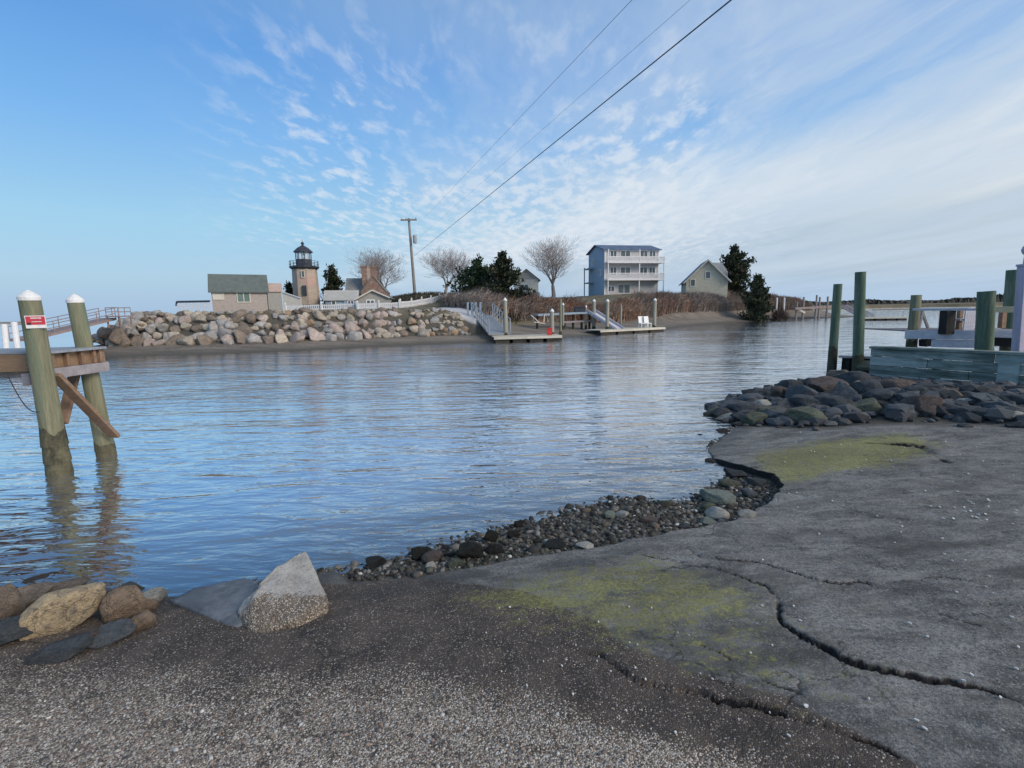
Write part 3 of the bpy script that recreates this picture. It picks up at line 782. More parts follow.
M['brick'] = plain('old_brick', (0.24, 0.155, 0.12), (0.33, 0.22, 0.17), 3.0, 0.9, 0.3, (1, 1, 2), 5, stain=(0.38, 0.30, 0.25))
M['cement'] = plain('pale_cement', (0.46, 0.34, 0.28), (0.54, 0.42, 0.35), 3, 0.9, 0.2)
M['blue_wall_and_shade'] = plain('blue_siding_and_shade', (0.30, 0.40, 0.51), (0.34, 0.45, 0.56), 1.0, 0.75, 0.1, (0.3, 0.3, 6))  # siding of the cottage bay; on the blue house it paints the side's shade
M['blue_grey'] = plain('blue_grey_siding', (0.27, 0.35, 0.42), (0.33, 0.41, 0.48), 1.5, 0.75, 0.1, (0.3, 0.3, 6))
M['grey_wall'] = plain('grey_siding', (0.46, 0.445, 0.44), (0.55, 0.535, 0.52), 1.2, 0.8, 0.1, (0.3, 0.3, 6))
M['yellow_wall'] = plain('buff_shingle', (0.43, 0.405, 0.31), (0.53, 0.50, 0.40), 1.2, 0.9, 0.2, (2, 2, 4))
M['pale_green_wall'] = plain('pale_siding', (0.42, 0.46, 0.43), (0.50, 0.53, 0.49), 1.2, 0.85, 0.1, (0.3, 0.3, 6))
M['dark_metal'] = plain('dark_metal', (0.035, 0.042, 0.055), (0.06, 0.068, 0.085), 3, 0.5, 0.1)
M['grey_metal'] = plain('grey_metal', (0.30, 0.32, 0.34), (0.40, 0.42, 0.44), 3, 0.45, 0.1, metallic=0.3)
M['rust_metal'] = plain('rusty_rail', (0.25, 0.19, 0.175), (0.33, 0.26, 0.24), 3, 0.7, 0.2)
M['pole'] = plain('utility_pole_wood', (0.23, 0.21, 0.19), (0.32, 0.30, 0.28), 2, 0.9, 0.2, (3, 3, 0.3))
M['cable'] = plain('cable_sheath', (0.030, 0.034, 0.045), (0.05, 0.055, 0.07), 3, 0.6, 0.0)
M['red'] = plain('red_plastic', (0.52, 0.045, 0.04), (0.60, 0.07, 0.06), 3, 0.5, 0.05)
M['signred'] = plain('sign_red', (0.48, 0.035, 0.06), (0.55, 0.05, 0.08), 3, 0.45, 0.0)
M['signblack'] = plain('sign_black', (0.015, 0.012, 0.014), (0.02, 0.02, 0.02), 3, 0.45, 0.0)
M['pvc'] = plain('lavender_pvc', (0.36, 0.33, 0.42), (0.47, 0.44, 0.53), 2, 0.5, 0.05, (3, 3, 0.4))
M['bark'] = plain('grey_bark', (0.20, 0.175, 0.165), (0.30, 0.27, 0.255), 6, 0.95, 0.3)
M['twig'] = plain('twig_bark', (0.26, 0.23, 0.22), (0.36, 0.32, 0.31), 3, 0.95, 0.0)
M['leaf'] = vcol_mat('evergreen_needles', 0.85, 0.25, 12, 0.0)
M['brush'] = vcol_mat('bare_brush', 0.95, 0.3, 3, 0.0)
M['stone'] = vcol_mat('beach_stone', 0.8, 0.5, 60, 0.3)
M['tower'] = plain('lighthouse_masonry', (0.36, 0.30, 0.24), (0.47, 0.40, 0.32), 0.9, 0.92, 0.4, (1, 1, 1.6), 6, stain=(0.50, 0.32, 0.27))
M['concrete'] = plain('broken_concrete', (0.27, 0.265, 0.25), (0.40, 0.39, 0.365), 3.2, 0.9, 0.7, (1, 1, 1), 10, stain=(0.20, 0.20, 0.195))
M['concrete_dark'] = plain('damp_concrete', (0.085, 0.095, 0.105), (0.13, 0.14, 0.15), 3.0, 0.6, 0.35, (1, 1, 1), 9, stain=(0.18, 0.19, 0.20), spec=0.4)

# ------------------------------------------------------------------ left pier in the foreground
def pile_parts(parent, base, top, r0, r1, wet_z, main, cap_h=0.10, name='piling', capped=True, darkm=None):
    """A round pile from base to top, dark growth up to wet_z (its own sleeve of growth), white cone cap."""
    base = Vector(base); top = Vector(top)
    o = MB()
    n = 9
    vs = []
    prof = []
    for i in range(n + 1):
        t = i / n
        o_r = r0 + (r1 - r0) * t
        prof.append((base.lerp(top, t), o_r))
    for (p0, ra), (p1, rb) in zip(prof[:-1], prof[1:]):
        o.tube(p0, p1, ra, rb, 18, caps=False)
    o.tube(top - Vector((0, 0, 0.02)), top, r1, r1 * 0.97, 18)
    pl_ = o.build(name, main, parent, smooth=False, recalc=True)
    for pg in pl_.data.polygons: pg.use_smooth = len(pg.vertices) == 4
    if wet_z is not None:
        t = (wet_z - base.z) / (top.z - base.z)
        w = MB(); pw = base.lerp(top, t)
        k = 6
        for i in range(k):
            a = base.lerp(pw, i / k); b = base.lerp(pw, (i + 1) / k)
            f0 = 1.16 - 0.13 * (i / k); f1 = 1.16 - 0.13 * ((i + 1) / k)
            w.tube(a, b, r0 * f0, (r0 + (r1 - r0) * t) * f1, 18, caps=(i == k - 1))
        rj = random.Random(int(abs(base.x) * 100)); ax_ = (top - base).normalized()
        for i_ in range(len(w.v) - 18, len(w.v)):
            w.v[i_] = tuple(Vector(w.v[i_]) + ax_ * rj.uniform(-0.09, 0.05))
        g = w.build('tidal_growth', darkm or M['pile_wet'], pl_, recalc=True)
    if capped:
        a = (top - base).normalized()
        c = MB(); c.lathe((0, 0, 0), [(r1 * 1.06, -0.04), (r1 * 1.07, 0.0), (r1 * 0.97, 0.016), (r1 * 0.45, cap_h * 0.75), (r1 * 0.12, cap_h), (0.004, cap_h + 0.004)], 18)
        q = Vector((0, 0, 1)).rotation_difference(a).to_matrix()
        c.v = [tuple(q @ Vector(v) + top) for v in c.v]
        c.build('piling_cap', M['cap'], pl_, smooth=False)
    return pl_

pier = thing('timber_pier', (-6.1, 6.6, 0), 'brown timber pier with open joist bays and two capped green pilings standing in the water', 'pier')
pA0, pA1 = P(60.5, 477, -0.05), D(29, 297, 6.12)
pB0, pB1 = P(107, 457, -0.05), D(75, 300, 7.05)
pA0 = pA0 + (pA0 - pA1) * 0.28; pB0 = pB0 + (pB0 - pB1) * 0.28
def XF(y): return -6.08 + 0.02 * (y - 6.33)           # the pier's end
XE = -6.07
pilA = pile_parts(pier, pA0, pA1, 0.135, 0.108, 0.62, M['pile'], 0.085, darkm=M['pile_damp'])
pilB = pile_parts(pier, pB0, pB1, 0.125, 0.098, 0.22, M['pile'], 0.085, darkm=M['pile_damp'])
ZD = 1.635
b = MB()
for i in range(7):                                   # deck boards run across, following the end
    y0 = 6.32 + i * 0.123
    b.box((XF(y0) - 1.97, y0 + 0.062, ZD - 0.017), (4.0, 0.120, 0.034))
b.build('deck', M['deck'], pier, bevel=0.004)
b = MB(); b.box((XE - 2.03, 6.335, ZD - 0.15), (4.0, 0.05, 0.225)); b.build('fascia_board', M['plank'], pier, bevel=0.004)
b = MB(); b.box((XF(7.36) - 2.03, 7.165, ZD - 0.15), (4.0, 0.05, 0.225)); b.build('fascia_board', M['plank'], pier, bevel=0.004)
b = MB(); b.beam((XF(6.38) - 0.10, 6.38, ZD - 0.135), (XF(7.33) - 0.10, 7.14, ZD - 0.135), 0.035, 0.195); b.build('end_board', M['plank'], pier)
for y in (6.385, 6.60, 6.82, 7.02, 7.12):
    b = MB(); b.box((XF(y) - 0.95, y, ZD - 0.133), (1.86, 0.042, 0.19)); b.build('joist', M['plank_red'] if y > 6.5 else M['plank'], pier, bevel=0.003)
b = MB(); b.beam((XF(6.33) - 0.03, 6.33, ZD - 0.30), (XF(7.40) - 0.03, 7.19, ZD - 0.30), 0.09, 0.135); b.build('end_beam', M['plank_grey'], pier, bevel=0.006)
b = MB(); b.beam((XF(6.35) - 0.36, 6.35, ZD - 0.30), (XF(7.38) - 0.36, 7.17, ZD - 0.30), 0.06, 0.135); b.build('beam', M['plank_red'], pier, bevel=0.006)
q0, q1 = D(53, 381, 6.10), D(117, 437, 7.02)
b = MB(); b.beam((XE + 0.09, 6.24, ZD - 0.30), (D(114, 437, 7.0).x, 7.02, D(114, 437, 7.0).z), 0.05, 0.15, (1, 0, 0)); b.build('cross_brace', M['plank_red'], pier, bevel=0.004)
b = MB(); b.beam((XF(7.1) - 0.40, 7.10, ZD - 0.30), (D(62, 424, 6.5).x, 6.5, D(62, 424, 6.5).z), 0.05, 0.14, (1, 0, 0)); b.build('cross_brace', M['plank_red'], pier, bevel=0.004)
b = MB(); b.box((-6.36, 6.3, ZD - 0.36), (0.10, 0.14, 0.15)); b.build('bolt_block', M['plank_grey'], pier, bevel=0.004)
b = MB()
pts = [Vector((-6.3, 5.96, ZD - 0.26)) + Vector((0.32 * t, 0.0, -0.48 * t + 0.16 * math.sin(math.pi * t) * -1)) for t in [i / 8 for i in range(9)]]
for a_, b_ in zip(pts[:-1], pts[1:]): b.tube(a_, b_, 0.006, 0.006, 6)
b.build('hanging_line', M['cable'], pier)

# warning sign on the near pile
axis = (pA1 - pA0).normalized()
tS = (2.02 - pA0.z) / (pA1.z - pA0.z)
cS = pA0.lerp(pA1, tS)
fdir = Vector((-cS.x, -cS.y, 0)).normalized()
fdir = (fdir + Vector((0.10, -0.0, 0))).normalized()
sx_ = Vector((0, 0, 1)).cross(fdir).normalized() * 1.0     # to the viewer's right
su_ = fdir.cross(sx_) ; su_ = axis
rotS = Matrix((sx_, -fdir, su_)).transposed()
sign = thing('warning_sign', cS + fdir * 0.118, 'small red and white notice fixed to the near capped piling', 'sign')
def sbox(x, z, w, h, d, t=0.004):
    c = cS + fdir * (0.118 + d) + sx_ * (x * 0.84) + su_ * (z * 0.95)
    return c, (w * 0.84, t, h * 0.95), rotS
b = MB(); b.box(*sbox(0.015, 0, 0.225, 0.165, 0.004, 0.006)); b.build('sign_plate', M['white'], sign, bevel=0.002)
b = MB(); b.box(*sbox(0.015, 0.018, 0.205, 0.108, 0.010)); b.build('red_field', M['signred'], sign)
b = MB(); b.box(*sbox(-0.06, -0.022, 0.042, 0.024, 0.015))
b.build('pictogram', M['signblack'], sign)
b = MB()
rs = random.Random(3)
def strokes(mb, x, z, n, h, w):
    for i in range(n):
        mb.box(*sbox(x + i * w * 1.5, z, w, h * rs.uniform(0.75, 1.0), 0.0145, 0.002))
# the photo's lettering is too small to read: strokes of the same size and place
strokes(b, -0.030, 0.050, 9, 0.022, 0.0085)
b.build('lettering', M['white'], sign)
b = MB()
strokes(b, -0.024, 0.004, 11, 0.013, 0.0065)
b.build('lettering', M['white'], sign)

# ------------------------------------------------------------------ left background: gangway, floating dock, white posts, beach house strip
def railing_between(mb, p0, p1, h, n, r=0.03):
    p0 = Vector(p0); p1 = Vector(p1)
    for i in range(n + 1):
        q = p0.lerp(p1, i / n); mb.tube(q, q + Vector((0, 0, h)), r, r, 5)
    for hh in (h, h * 0.5):
        mb.tube(p0 + Vector((0, 0, hh)), p1 + Vector((0, 0, hh)), r, r, 5)
gw0, gw1 = D(20, 340, 22.5), D(108, 319, 27.8)
gang = thing('gangway', tuple(gw0.lerp(gw1, 0.5)), 'rusty red railed gangway sloping from the seawall end down behind the pilings', 'gangway')
dv = (gw1 - gw0); side = dv.cross(Vector((0, 0, 1))).normalized() * 0.45
b = MB(); b.beam(gw0, gw1, 0.95, 0.12); b.build('walkway', M['rust_metal'], gang)
for s in (-1, 1):
    b = MB(); railing_between(b, gw0 + side * s, gw1 + side * s, 0.62, 4, 0.022); b.build('handrail', M['rust_metal'], gang)
lx0, lx1 = D(110, 316, 27.6), D(125, 316, 27.8)
top = thing('gangway_landing', tuple(lx0), 'dark metal railed landing on top of the left end of the seawall', 'landing')
part_b = MB(); part_b.box(((lx0.x + lx1.x) / 2, 27.8, lx0.z - 0.03), (lx1.x - lx0.x + 0.1, 1.0, 0.07)); part_b.build('platform', M['rust_metal'], top)
for yy in (27.35, 28.25):
    b = MB(); railing_between(b, (lx0.x, yy, lx0.z), (lx1.x, yy, lx0.z), 0.46, 2, 0.022); b.build('handrail', M['rust_metal'], top)
for x in (lx0.x, lx1.x):
    for yy in (27.4, 28.2):
        b = MB(); b.box((x, yy, lx0.z - 0.35), (0.06, 0.06, 0.6)); b.build('leg', M['rust_metal'], top)
fd = D(8, 343, 20.0)
fl = thing('floating_dock', (fd.x, fd.y, 0), 'low dark floating dock glimpsed behind the timber pier at the left', 'dock')
b = MB(); b.box((fd.x, fd.y, 0.55), (3.4, 2.2, 0.10)); b.build('deck', M['plank_grey'], fl)
b = MB(); b.box((fd.x, fd.y, 0.15), (3.4, 2.2, 0.68)); b.build('float_frame', M['float'], fl)
for k, (px, ptop) in enumerate([(4, 324), (14, 322)]):
    q = D(px + 3 * k, 352, 19.4 + k * .2); tq = D(px, ptop, 19.4 + k * .2)
    b = MB(); b.tube((q.x, q.y, -0.6), (tq.x, q.y, tq.z), 0.10, 0.10, 10)
    tag(b.build('mooring_post', M['white']), ['slim white mooring post at the left edge of the photo', 'slim leaning white mooring post just left of the near piling'][k], 'post')

# ------------------------------------------------------------------ seawall of boulders across the channel
def shore_at(s):
    pts = FAR[2:10]
    acc = 0
    for (ax, ay), (bx, by) in zip(pts[:-1], pts[1:]):
        L = math.hypot(bx - ax, by - ay)
        if acc + L >= s:
            t = (s - acc) / L
            return ax + (bx - ax) * t, ay + (by - ay) * t, -(by - ay) / L, (bx - ax) / L
        acc += L
    return None
def landmark(x, y):
    px = 512 + 480 * x / y
    for lim, nm in ((125, 'below the gangway landing'), (205, 'left of the shingled shed'), (240, 'below the left half of the shed'), (272, 'below the right half of the shed'), (300, 'below the board fence'),
                    (330, 'below the lighthouse'), (358, 'below the blue cottage'), (400, 'below the gabled cottage'), (440, 'below the grassy mound'), (470, 'below the white drive'), (999, 'beside the grey gangway')):
        if px < lim: return nm
sea = []
rnd = random.Random(11)
rows = [(2.75, 0.78, 0.72), (3.35, 1.15, 0.70), (3.95, 1.58, 0.62), (4.5, 1.98, 0.58), (5.1, 2.25, 0.52)]
for ri, (d, z, sz) in enumerate(rows):
    s = 0.2 + rnd.random() * 0.5
    while True:
        sh = shore_at(s)
        if sh is None: break
        x, y, nx, ny = sh
        if x > -1.9: break
        taper = 1.0 if x < -8 else 0.82 if x < -5 else 0.66
        w = sz * rnd.choice((rnd.uniform(0.55, 0.8), rnd.uniform(0.85, 1.2), rnd.uniform(1.1, 1.55))) * taper
        X_ = x + nx * d + rnd.uniform(-.1, .1); Y_ = y + ny * d + rnd.uniform(-.15, .15)
        zz_ = iz(X_, Y_)
        if x < -23.6: zz_ = min(z, zz_ + 0.5)
        pinkz = -13 < x < -4
        pool = ['tan', 'grey', 'tan', 'pink', 'grey', 'brown'] if not pinkz else ['pink', 'pink', 'tan', 'grey', 'rusty', 'pink', 'tan', 'grey', 'pink', 'tan']
        if x > -4.6: pool = ['tan', 'tan', 'grey', 'tan', 'grey', 'rusty']
        if ri == 0: pool = pool + ['brown', 'brown']
        if ri == 4: pool = ['brown', 'grey', 'tan', 'brown']
        col = rnd.choice(pool)
        if rnd.random() < 0.02: col = 'rusty'
        h = w * rnd.uniform(0.42, 0.58) * (1.0 if ri < 4 else 0.8)
        sea.append((X_, Y_, zz_ + h * (0.2 if ri < 4 else -0.15), w * 0.62, w * rnd.uniform(0.46, 0.58), h, col, ri))
        s += w * rnd.uniform(0.66, 0.84)
    
ROWN = ['bottom course', 'second course', 'middle course', 'upper course', 'top course']
CN = {'tan': 'tan', 'grey': 'grey', 'pink': 'pinkish', 'rusty': 'rusty orange', 'brown': 'brown'}
cnt = {}; seen = {}
for it in sea:
    key = (it[6], it[7], landmark(it[0], it[1])); cnt[key] = cnt.get(key, 0) + 1
for i, (X_, Y_, Z_, a, b_, h, col, ri) in enumerate(sorted(sea)):
    lm = landmark(X_, Y_); key = (col, ri, lm); seen[key] = seen.get(key, 0) + 1
    lab = f"{CN[col]} boulder in {ROWN[ri]} of seawall {lm}"
    if cnt[key] > 1:
        lab = f"{ORD[seen[key] - 1]} {lab}"
    rock('boulder', (X_, Y_, Z_), (a, b_, h), rnd.uniform(-1.2, 1.2), 100 + i % 17, RM[col], lab, 'boulder', 'boulders of the seawall across the channel', 3, rnd.uniform(-0.45, 0.45), 16, 0.12, col)

# ------------------------------------------------------------------ building helpers
def place(x, y, z, yaw):
    return Matrix.Translation((x, y, z)) @ Matrix.Rotation(yaw, 4, 'Z')
def part(name, mat, parent, Mx, fn, **kw):
    b = MB(); b.M = Mx; fn(b); return b.build(name, mat, parent, **kw)
def window(parent, Mx, x, z, w, h, frame_mat, pane_mat, y=0.0, name='window', mull=True, t=0.09, roty=0.0):
    """Window on the local front wall (y = 0 plane, facing -y)."""
    def fr(b):
        b.box((x, y - 0.03, z + h / 2 + t / 2), (w + 2 * t, 0.06, t)); b.box((x, y - 0.03, z - h / 2 - t / 2), (w + 2 * t, 0.06, t))
        b.box((x - w / 2 - t / 2, y - 0.03, z), (t, 0.06, h)); b.box((x + w / 2 + t / 2, y - 0.03, z), (t, 0.06, h))
        if mull: b.box((x, y - 0.032, z), (t * 0.8, 0.05, h))
    f = part(name, frame_mat, parent, Mx, fr)
    part('pane', pane_mat, f, Mx, lambda b: b.box((x, y - 0.012, z), (w, 0.02, h)))
    return f
def gable(b, w, d, e, r, ridge='x', z0=-0.8):
    """Gabled solid, footprint x 0..w, y 0..d."""
    if ridge == 'x':
        b.prism([(0, 0, z0), (0, d, z0), (0, d, e), (0, d / 2, r), (0, 0, e)], (w, 0, 0))
    else:
        b.prism([(0, 0, z0), (w, 0, z0), (w, 0, e), (w / 2, 0, r), (0, 0, e)], (0, d, 0))
def roofs(b, w, d, e, r, ridge='x', ov=0.25, t=0.12):
    if ridge == 'x':
        k = (r - e) / (d / 2)
        for s in (0, 1):
            y0 = -ov if s == 0 else d + ov
            b.prism([(-ov, y0, e - k * ov + 0.02), (-ov, d / 2, r + 0.02), (-ov, d / 2, r + t), (-ov, y0, e - k * ov + t)], (w + 2 * ov, 0, 0))
    else:
        k = (r - e) / (w / 2)
        for s in (0, 1):
            x0 = -ov if s == 0 else w + ov
            b.prism([(x0, -ov, e - k * ov + 0.02), (w / 2, -ov, r + 0.02), (w / 2, -ov, r + t), (x0, -ov, e - k * ov + t)], (0, d + 2 * ov, 0))

# shingled shed on the seawall
Y = 44.0
s0, s1 = D(213, 310, Y), D(268, 310, Y)
zb = iz(-26, 44) - 0.05
eav, rid = D(240, 291, Y + 1.3).z - zb, D(240, 276, Y + 3.0).z - zb
YAW1 = R(28)
def width_for(px, A, yaw):
    r_ = D(px, 310, 1.0).x
    return (r_ * A[1] - A[0]) / (math.cos(yaw) - r_ * math.sin(yaw))
W_ = width_for(268, (s0.x, Y), YAW1)
shed = thing('shingled_shed', (s0.x, Y, zb), 'small shingled shed with a grey green roof standing above the seawall', 'shed')
Mx = place(s0.x, Y, zb, YAW1)
part('wall', M['shingle'], shed, Mx, lambda b: gable(b, W_, 3.4, eav, rid, 'x'))
part('roof', M['roof_green'], shed, Mx, lambda b: roofs(b, W_, 3.4, eav, rid, 'x', 0.22))
part('sill_beam', M['rust_metal'], shed, Mx, lambda b: b.box((W_ / 2, -0.06, 0.02), (W_, 0.1, 0.16)))
window(shed, Mx, W_ * 0.57, D(244, 297.2, Y + 1.7).z - zb, 0.95, 0.85, M['tan_trim'], M['glass_green'])
window(shed, Mx, W_ * 0.12, D(220, 296, Y + .4).z - zb, 0.72, 0.5, M['tan_trim'], M['tan_trim'], name='shutter', mull=False)
a0 = Vector((s0.x + (W_ + 0.03) * math.cos(YAW1), Y + (W_ + 0.03) * math.sin(YAW1), 0))
an = thing('shed_annex', (a0.x, a0.y, zb), 'low shingled lean-to with a brown roof joined to the right end of the shed', 'annex')
Ma = place(a0.x, a0.y + 0.1, zb, YAW1); Wn = width_for(283, (a0.x, a0.y + 0.1), YAW1); he = D(275, 291.5, a0.y + .5).z - zb; hr = D(275, 284.5, a0.y + 1.6).z - zb
part('wall', M['shingle_grey'], an, Ma, lambda b: gable(b, Wn, 2.4, he, hr, 'x'))
part('roof', M['cement'], an, Ma, lambda b: roofs(b, Wn, 2.4, he, hr, 'x', 0.12))
f0, f1 = D(283.5, 308, 43.6), D(302, 308, 43.6)
def bf(b):
    zt0, zt1 = D(284, 292, 43.6).z, D(302, 298.5, 43.6).z
    n = 12
    for i in range(n):
        t = (i + 0.5) / n
        x = f0.x + (f1.x - f0.x) * t; zt = zt0 + (zt1 - zt0) * t
        b.box((x, 43.6, (zt + zb - 0.4) / 2), ((f1.x - f0.x) / n - 0.012, 0.05, zt - zb + 0.4))
bdf = thing('board_fence', (f0.x, 43.6, zb), 'tan board fence sloping down beside the shed annex', 'fence')
part('board_panel', M['tan_trim'], bdf, Matrix.Identity(4), bf)
part('top_rail', M['white'], bdf, Matrix.Identity(4), lambda b: b.beam((f0.x, 43.56, D(284, 292, 43.6).z + 0.03), (f1.x, 43.56, D(302, 298.5, 43.6).z + 0.03), 0.14, 0.06))
# white railing with a dark top rail left of the shed
r0_, r1_ = D(178, 311, 43), D(211, 311, 43)
rw = thing('terrace_railing', (r0_.x, 43, zb), 'white terrace railing with a dark curved top rail left of the shed', 'railing')
ztr = D(195, 301.5, 43).z
def rlow(b):
    for i in range(12):
        x = r0_.x + (r1_.x - r0_.x) * i / 11
        b.box((x, 43, (zb + ztr) / 2 - 0.2), (0.05, 0.05, ztr - zb + 0.4))
    for z in (0.22, 0.40, 0.58): b.box(((r0_.x + r1_.x) / 2, 43, ztr - z), (r1_.x - r0_.x, 0.04, 0.09))
part('rails', M['white'], rw, Matrix.Identity(4), rlow)
zt = D(195, 301.5, 43).z
part('top_rail', M['dark_metal'], rw, Matrix.Identity(4), lambda b: (b.tube((r0_.x, 43, zt), (r1_.x, 43, zt), 0.09, 0.09, 8), b.tube((r0_.x, 43, zt), (r0_.x - 0.12, 43, zt - 0.35), 0.09, 0.06, 8)))

# lighthouse
Y = 52.0
c0 = D(307.5, 306, Y)
zl_ = iz(c0.x, 52) - 0.1
def zpx(py, px=306, YY_=52.0): return D(px, py, YY_).z - zl_
lh = thing('lighthouse', (c0.x, Y, zl_), 'octagonal stone lighthouse with a dark iron gallery and glazed lantern', 'lighthouse')
Ml = place(c0.x, Y, zl_, 0)
zg = zpx(267.5)
part('tower', M['tower'], lh, Ml, lambda b: b.lathe((0, 0, 0), [(1.50, -1.0), (1.36, 0.4), (1.24, zg - 0.1)], 8, R(22.5 + 8)))
part('gallery', M['dark_metal'], lh, Ml, lambda b: b.lathe((0, 0, 0), [(1.25, zg - 0.22), (1.46, zg - 0.06), (1.48, zg + 0.08), (0.9, zg + 0.09)], 16))
zr_ = zpx(261.0)
def grail(b):
    for k in range(16):
        w = 2 * math.pi * k / 16; p = Vector((1.42 * math.cos(w), 1.42 * math.sin(w), zg)); b.tube(p, p + Vector((0, 0, 0.62)), 0.022, 0.022, 5)
        q = Vector((1.42 * math.cos(w + math.pi / 8), 1.42 * math.sin(w + math.pi / 8), zg))
        for hh in (0.3, 0.62): b.tube(p + Vector((0, 0, hh)), q + Vector((0, 0, hh)), 0.02, 0.02, 5)
part('gallery_railing', M['dark_metal'], lh, Ml, grail)
zl1, zl2, zl3 = zpx(259.5), zpx(252), zpx(245)
lan = part('lantern_base', M['dark_metal'], lh, Ml, lambda b: b.lathe((0, 0, 0), [(0.80, zg + 0.09), (0.80, zl1)], 8, R(30)))
def lfr(b):
    for k in range(8):
        w = R(30) + 2 * math.pi * k / 8; b.tube((0.76 * math.cos(w), 0.76 * math.sin(w), zl1), (0.76 * math.cos(w), 0.76 * math.sin(w), zl2), 0.04, 0.04, 5)
part('lantern_frame', M['dark_metal'], lh, Ml, lfr)
gm, gnt, gb = new_mat('lantern_glass')
gb.inputs['Base Color'].default_value = (0.75, 0.85, 0.9, 1); gb.inputs['Roughness'].default_value = 0.05
gb.inputs['Alpha'].default_value = 0.22
part('lantern_glass', gm, lh, Ml, lambda b: b.lathe((0, 0, 0), [(0.73, zl1), (0.73, zl2)], 8, R(30)))
part('lamp', M['white'], lh, Ml, lambda b: b.lathe((0, 0, 0), [(0.10, zl1), (0.22, zl1 + 0.2), (0.22, zl2 - 0.2), (0.10, zl2 - 0.05)], 10))
rf = part('lantern_roof', M['dark_metal'], lh, Ml, lambda b: b.lathe((0, 0, 0), [(0.95, zl2 - 0.04), (0.95, zl2 + 0.04), (0.55, zl2 + 0.42), (0.14, zl3 - 0.05), (0.10, zl3)], 16))
part('vent_ball', M['dark_metal'], rf, Ml, lambda b: b.lathe((0, 0, 0), [(0.05, zl3), (0.15, zl3 + 0.08), (0.17, zl3 + 0.17), (0.12, zl3 + 0.27), (0.03, zl3 + 0.33), (0.015, zl3 + 0.6)], 10))
wm = place(c0.x + 0.30, Y - 1.19, zl_, R(14))
window(lh, wm, 0.0, zpx(275), 0.24, 0.6, M['tan_trim'], M['glass'], mull=False, t=0.06)
part('door', M['dark_metal'], lh, place(c0.x + 0.35, Y - 1.26, zl_, R(14)), lambda b: b.box((0, -0.02, zpx(291)), (0.40, 0.12, 1.0)))

# brick house with chimney, blue cottage, gabled cottage
Y = 58.0
h0, h1 = D(347, 300, Y), D(389, 300, Y); zh = iz(h0.x, Y) - 0.2
bh = thing('brick_house', (h0.x, Y, zh), 'old brick house with a grey slate roof and two tall chimney stacks', 'house')
Mh = place(h0.x, Y, zh, R(9)); Wh = h1.x - h0.x - 0.4
e_, r_ = D(365, 292, Y).z - zh, D(372, 276, Y).z - zh
part('wall', M['brick'], bh, Mh @ Matrix.Translation((Wh * 0.36, 0, 0)), lambda b: gable(b, Wh * 0.64, 5, e_, r_, 'y'))
part('roof', M['roof_grey'], bh, Mh @ Matrix.Translation((Wh * 0.36, 0, 0)), lambda b: roofs(b, Wh * 0.64, 5, e_, r_, 'y', 0.06, 0.1))
part('wing_wall', M['shingle_grey'], bh, Mh @ Matrix.Translation((-0.2, 0.9, 0)), lambda b: gable(b, Wh * 0.6, 3.6, e_ * 0.97, r_ * 0.97, 'x'))
part('wing_roof', M['roof_grey'], bh, Mh @ Matrix.Translation((-0.2, 0.9, 0)), lambda b: roofs(b, Wh * 0.6, 3.6, e_ * 0.97, r_ * 0.97, 'x', 0.15, 0.1))
zc_ = D(367, 266, Y).z - zh
for xa, mt_, wd in ((D(363.5, 280, Y).x, M['brick'], 0.62), (D(367.8, 280, Y).x, M['cement'], 0.40), (D(372.3, 280, Y).x, M['brick'], 0.70)):
    xa -= h0.x
    part('chimney', mt_, bh, Mh, lambda b: (b.box((xa, 0.9, (r_ * 0.7 + zc_) / 2), (wd, 0.7, zc_ - r_ * 0.7)), b.box((xa, 0.9, zc_ + 0.05), (wd + 0.12, 0.82, 0.14))))
Y = 50.0
k0, k1 = D(326, 308, Y), D(357, 308, Y); zk = iz(k0.x, Y) - 0.15
bc = thing('blue_cottage', (k0.x, Y, zk), 'low blue sided cottage with a pale grey roof beside the lighthouse', 'cottage')
Wk = width_for(357.5, (k0.x, Y), R(15)); e_, r_ = D(340, 299.5, Y).z - zk, D(340, 291, Y + 1.2).z - zk
Mk = place(k0.x, Y, zk, R(15))
part('wall', M['blue_grey'], bc, Mk, lambda b: gable(b, Wk, 3.0, e_, r_, 'x'))
part('roof', M['roof_pale'], bc, Mk, lambda b: roofs(b, Wk, 3.0, e_, r_, 'x', 0.2, 0.1))
part('blue_bay', M['blue_wall_and_shade'], bc, Mk, lambda b: b.box((Wk * 0.78, -0.04, e_ * 0.42), (Wk * 0.40, 0.12, e_ * 1.0)))
window(bc, Mk, Wk * 0.25, e_ * 0.72, 0.3, 0.32, M['white'], M['glass'], mull=False)
window(bc, Mk @ Matrix.Translation((0, -0.11, 0)), Wk * 0.80, e_ * 0.66, 0.5, 0.5, M['white'], M['glass'], mull=True)
Y = 47.0
g0, g1 = D(358, 311, Y), D(401, 311, Y); zg_ = iz(g0.x, Y) - 0.15
gc = thing('gabled_cottage', (g0.x, Y, zg_), 'grey gabled cottage with a white paired window behind the picket fence', 'cottage')
Wg = g1.x - g0.x
xr = D(371.5, 290, Y).x - g0.x; zr2 = D(371.5, 290.5, Y).z - zg_; zeL = D(358, 299, Y).z - zg_; zeR = D(401, 302.5, Y).z - zg_
Mg = place(g0.x, Y, zg_, R(13))
xm = D(389, 299, Y).x - g0.x; zm = D(389, 298, Y).z - zg_
part('wall', M['shingle_grey'], gc, Mg, lambda b: b.prism([(0, 0, -0.8), (Wg, 0, -0.8), (Wg, 0, zeR), (xm, 0, zm), (xr, 0, zr2), (0, 0, zeL)], (0, 4.0, 0)))
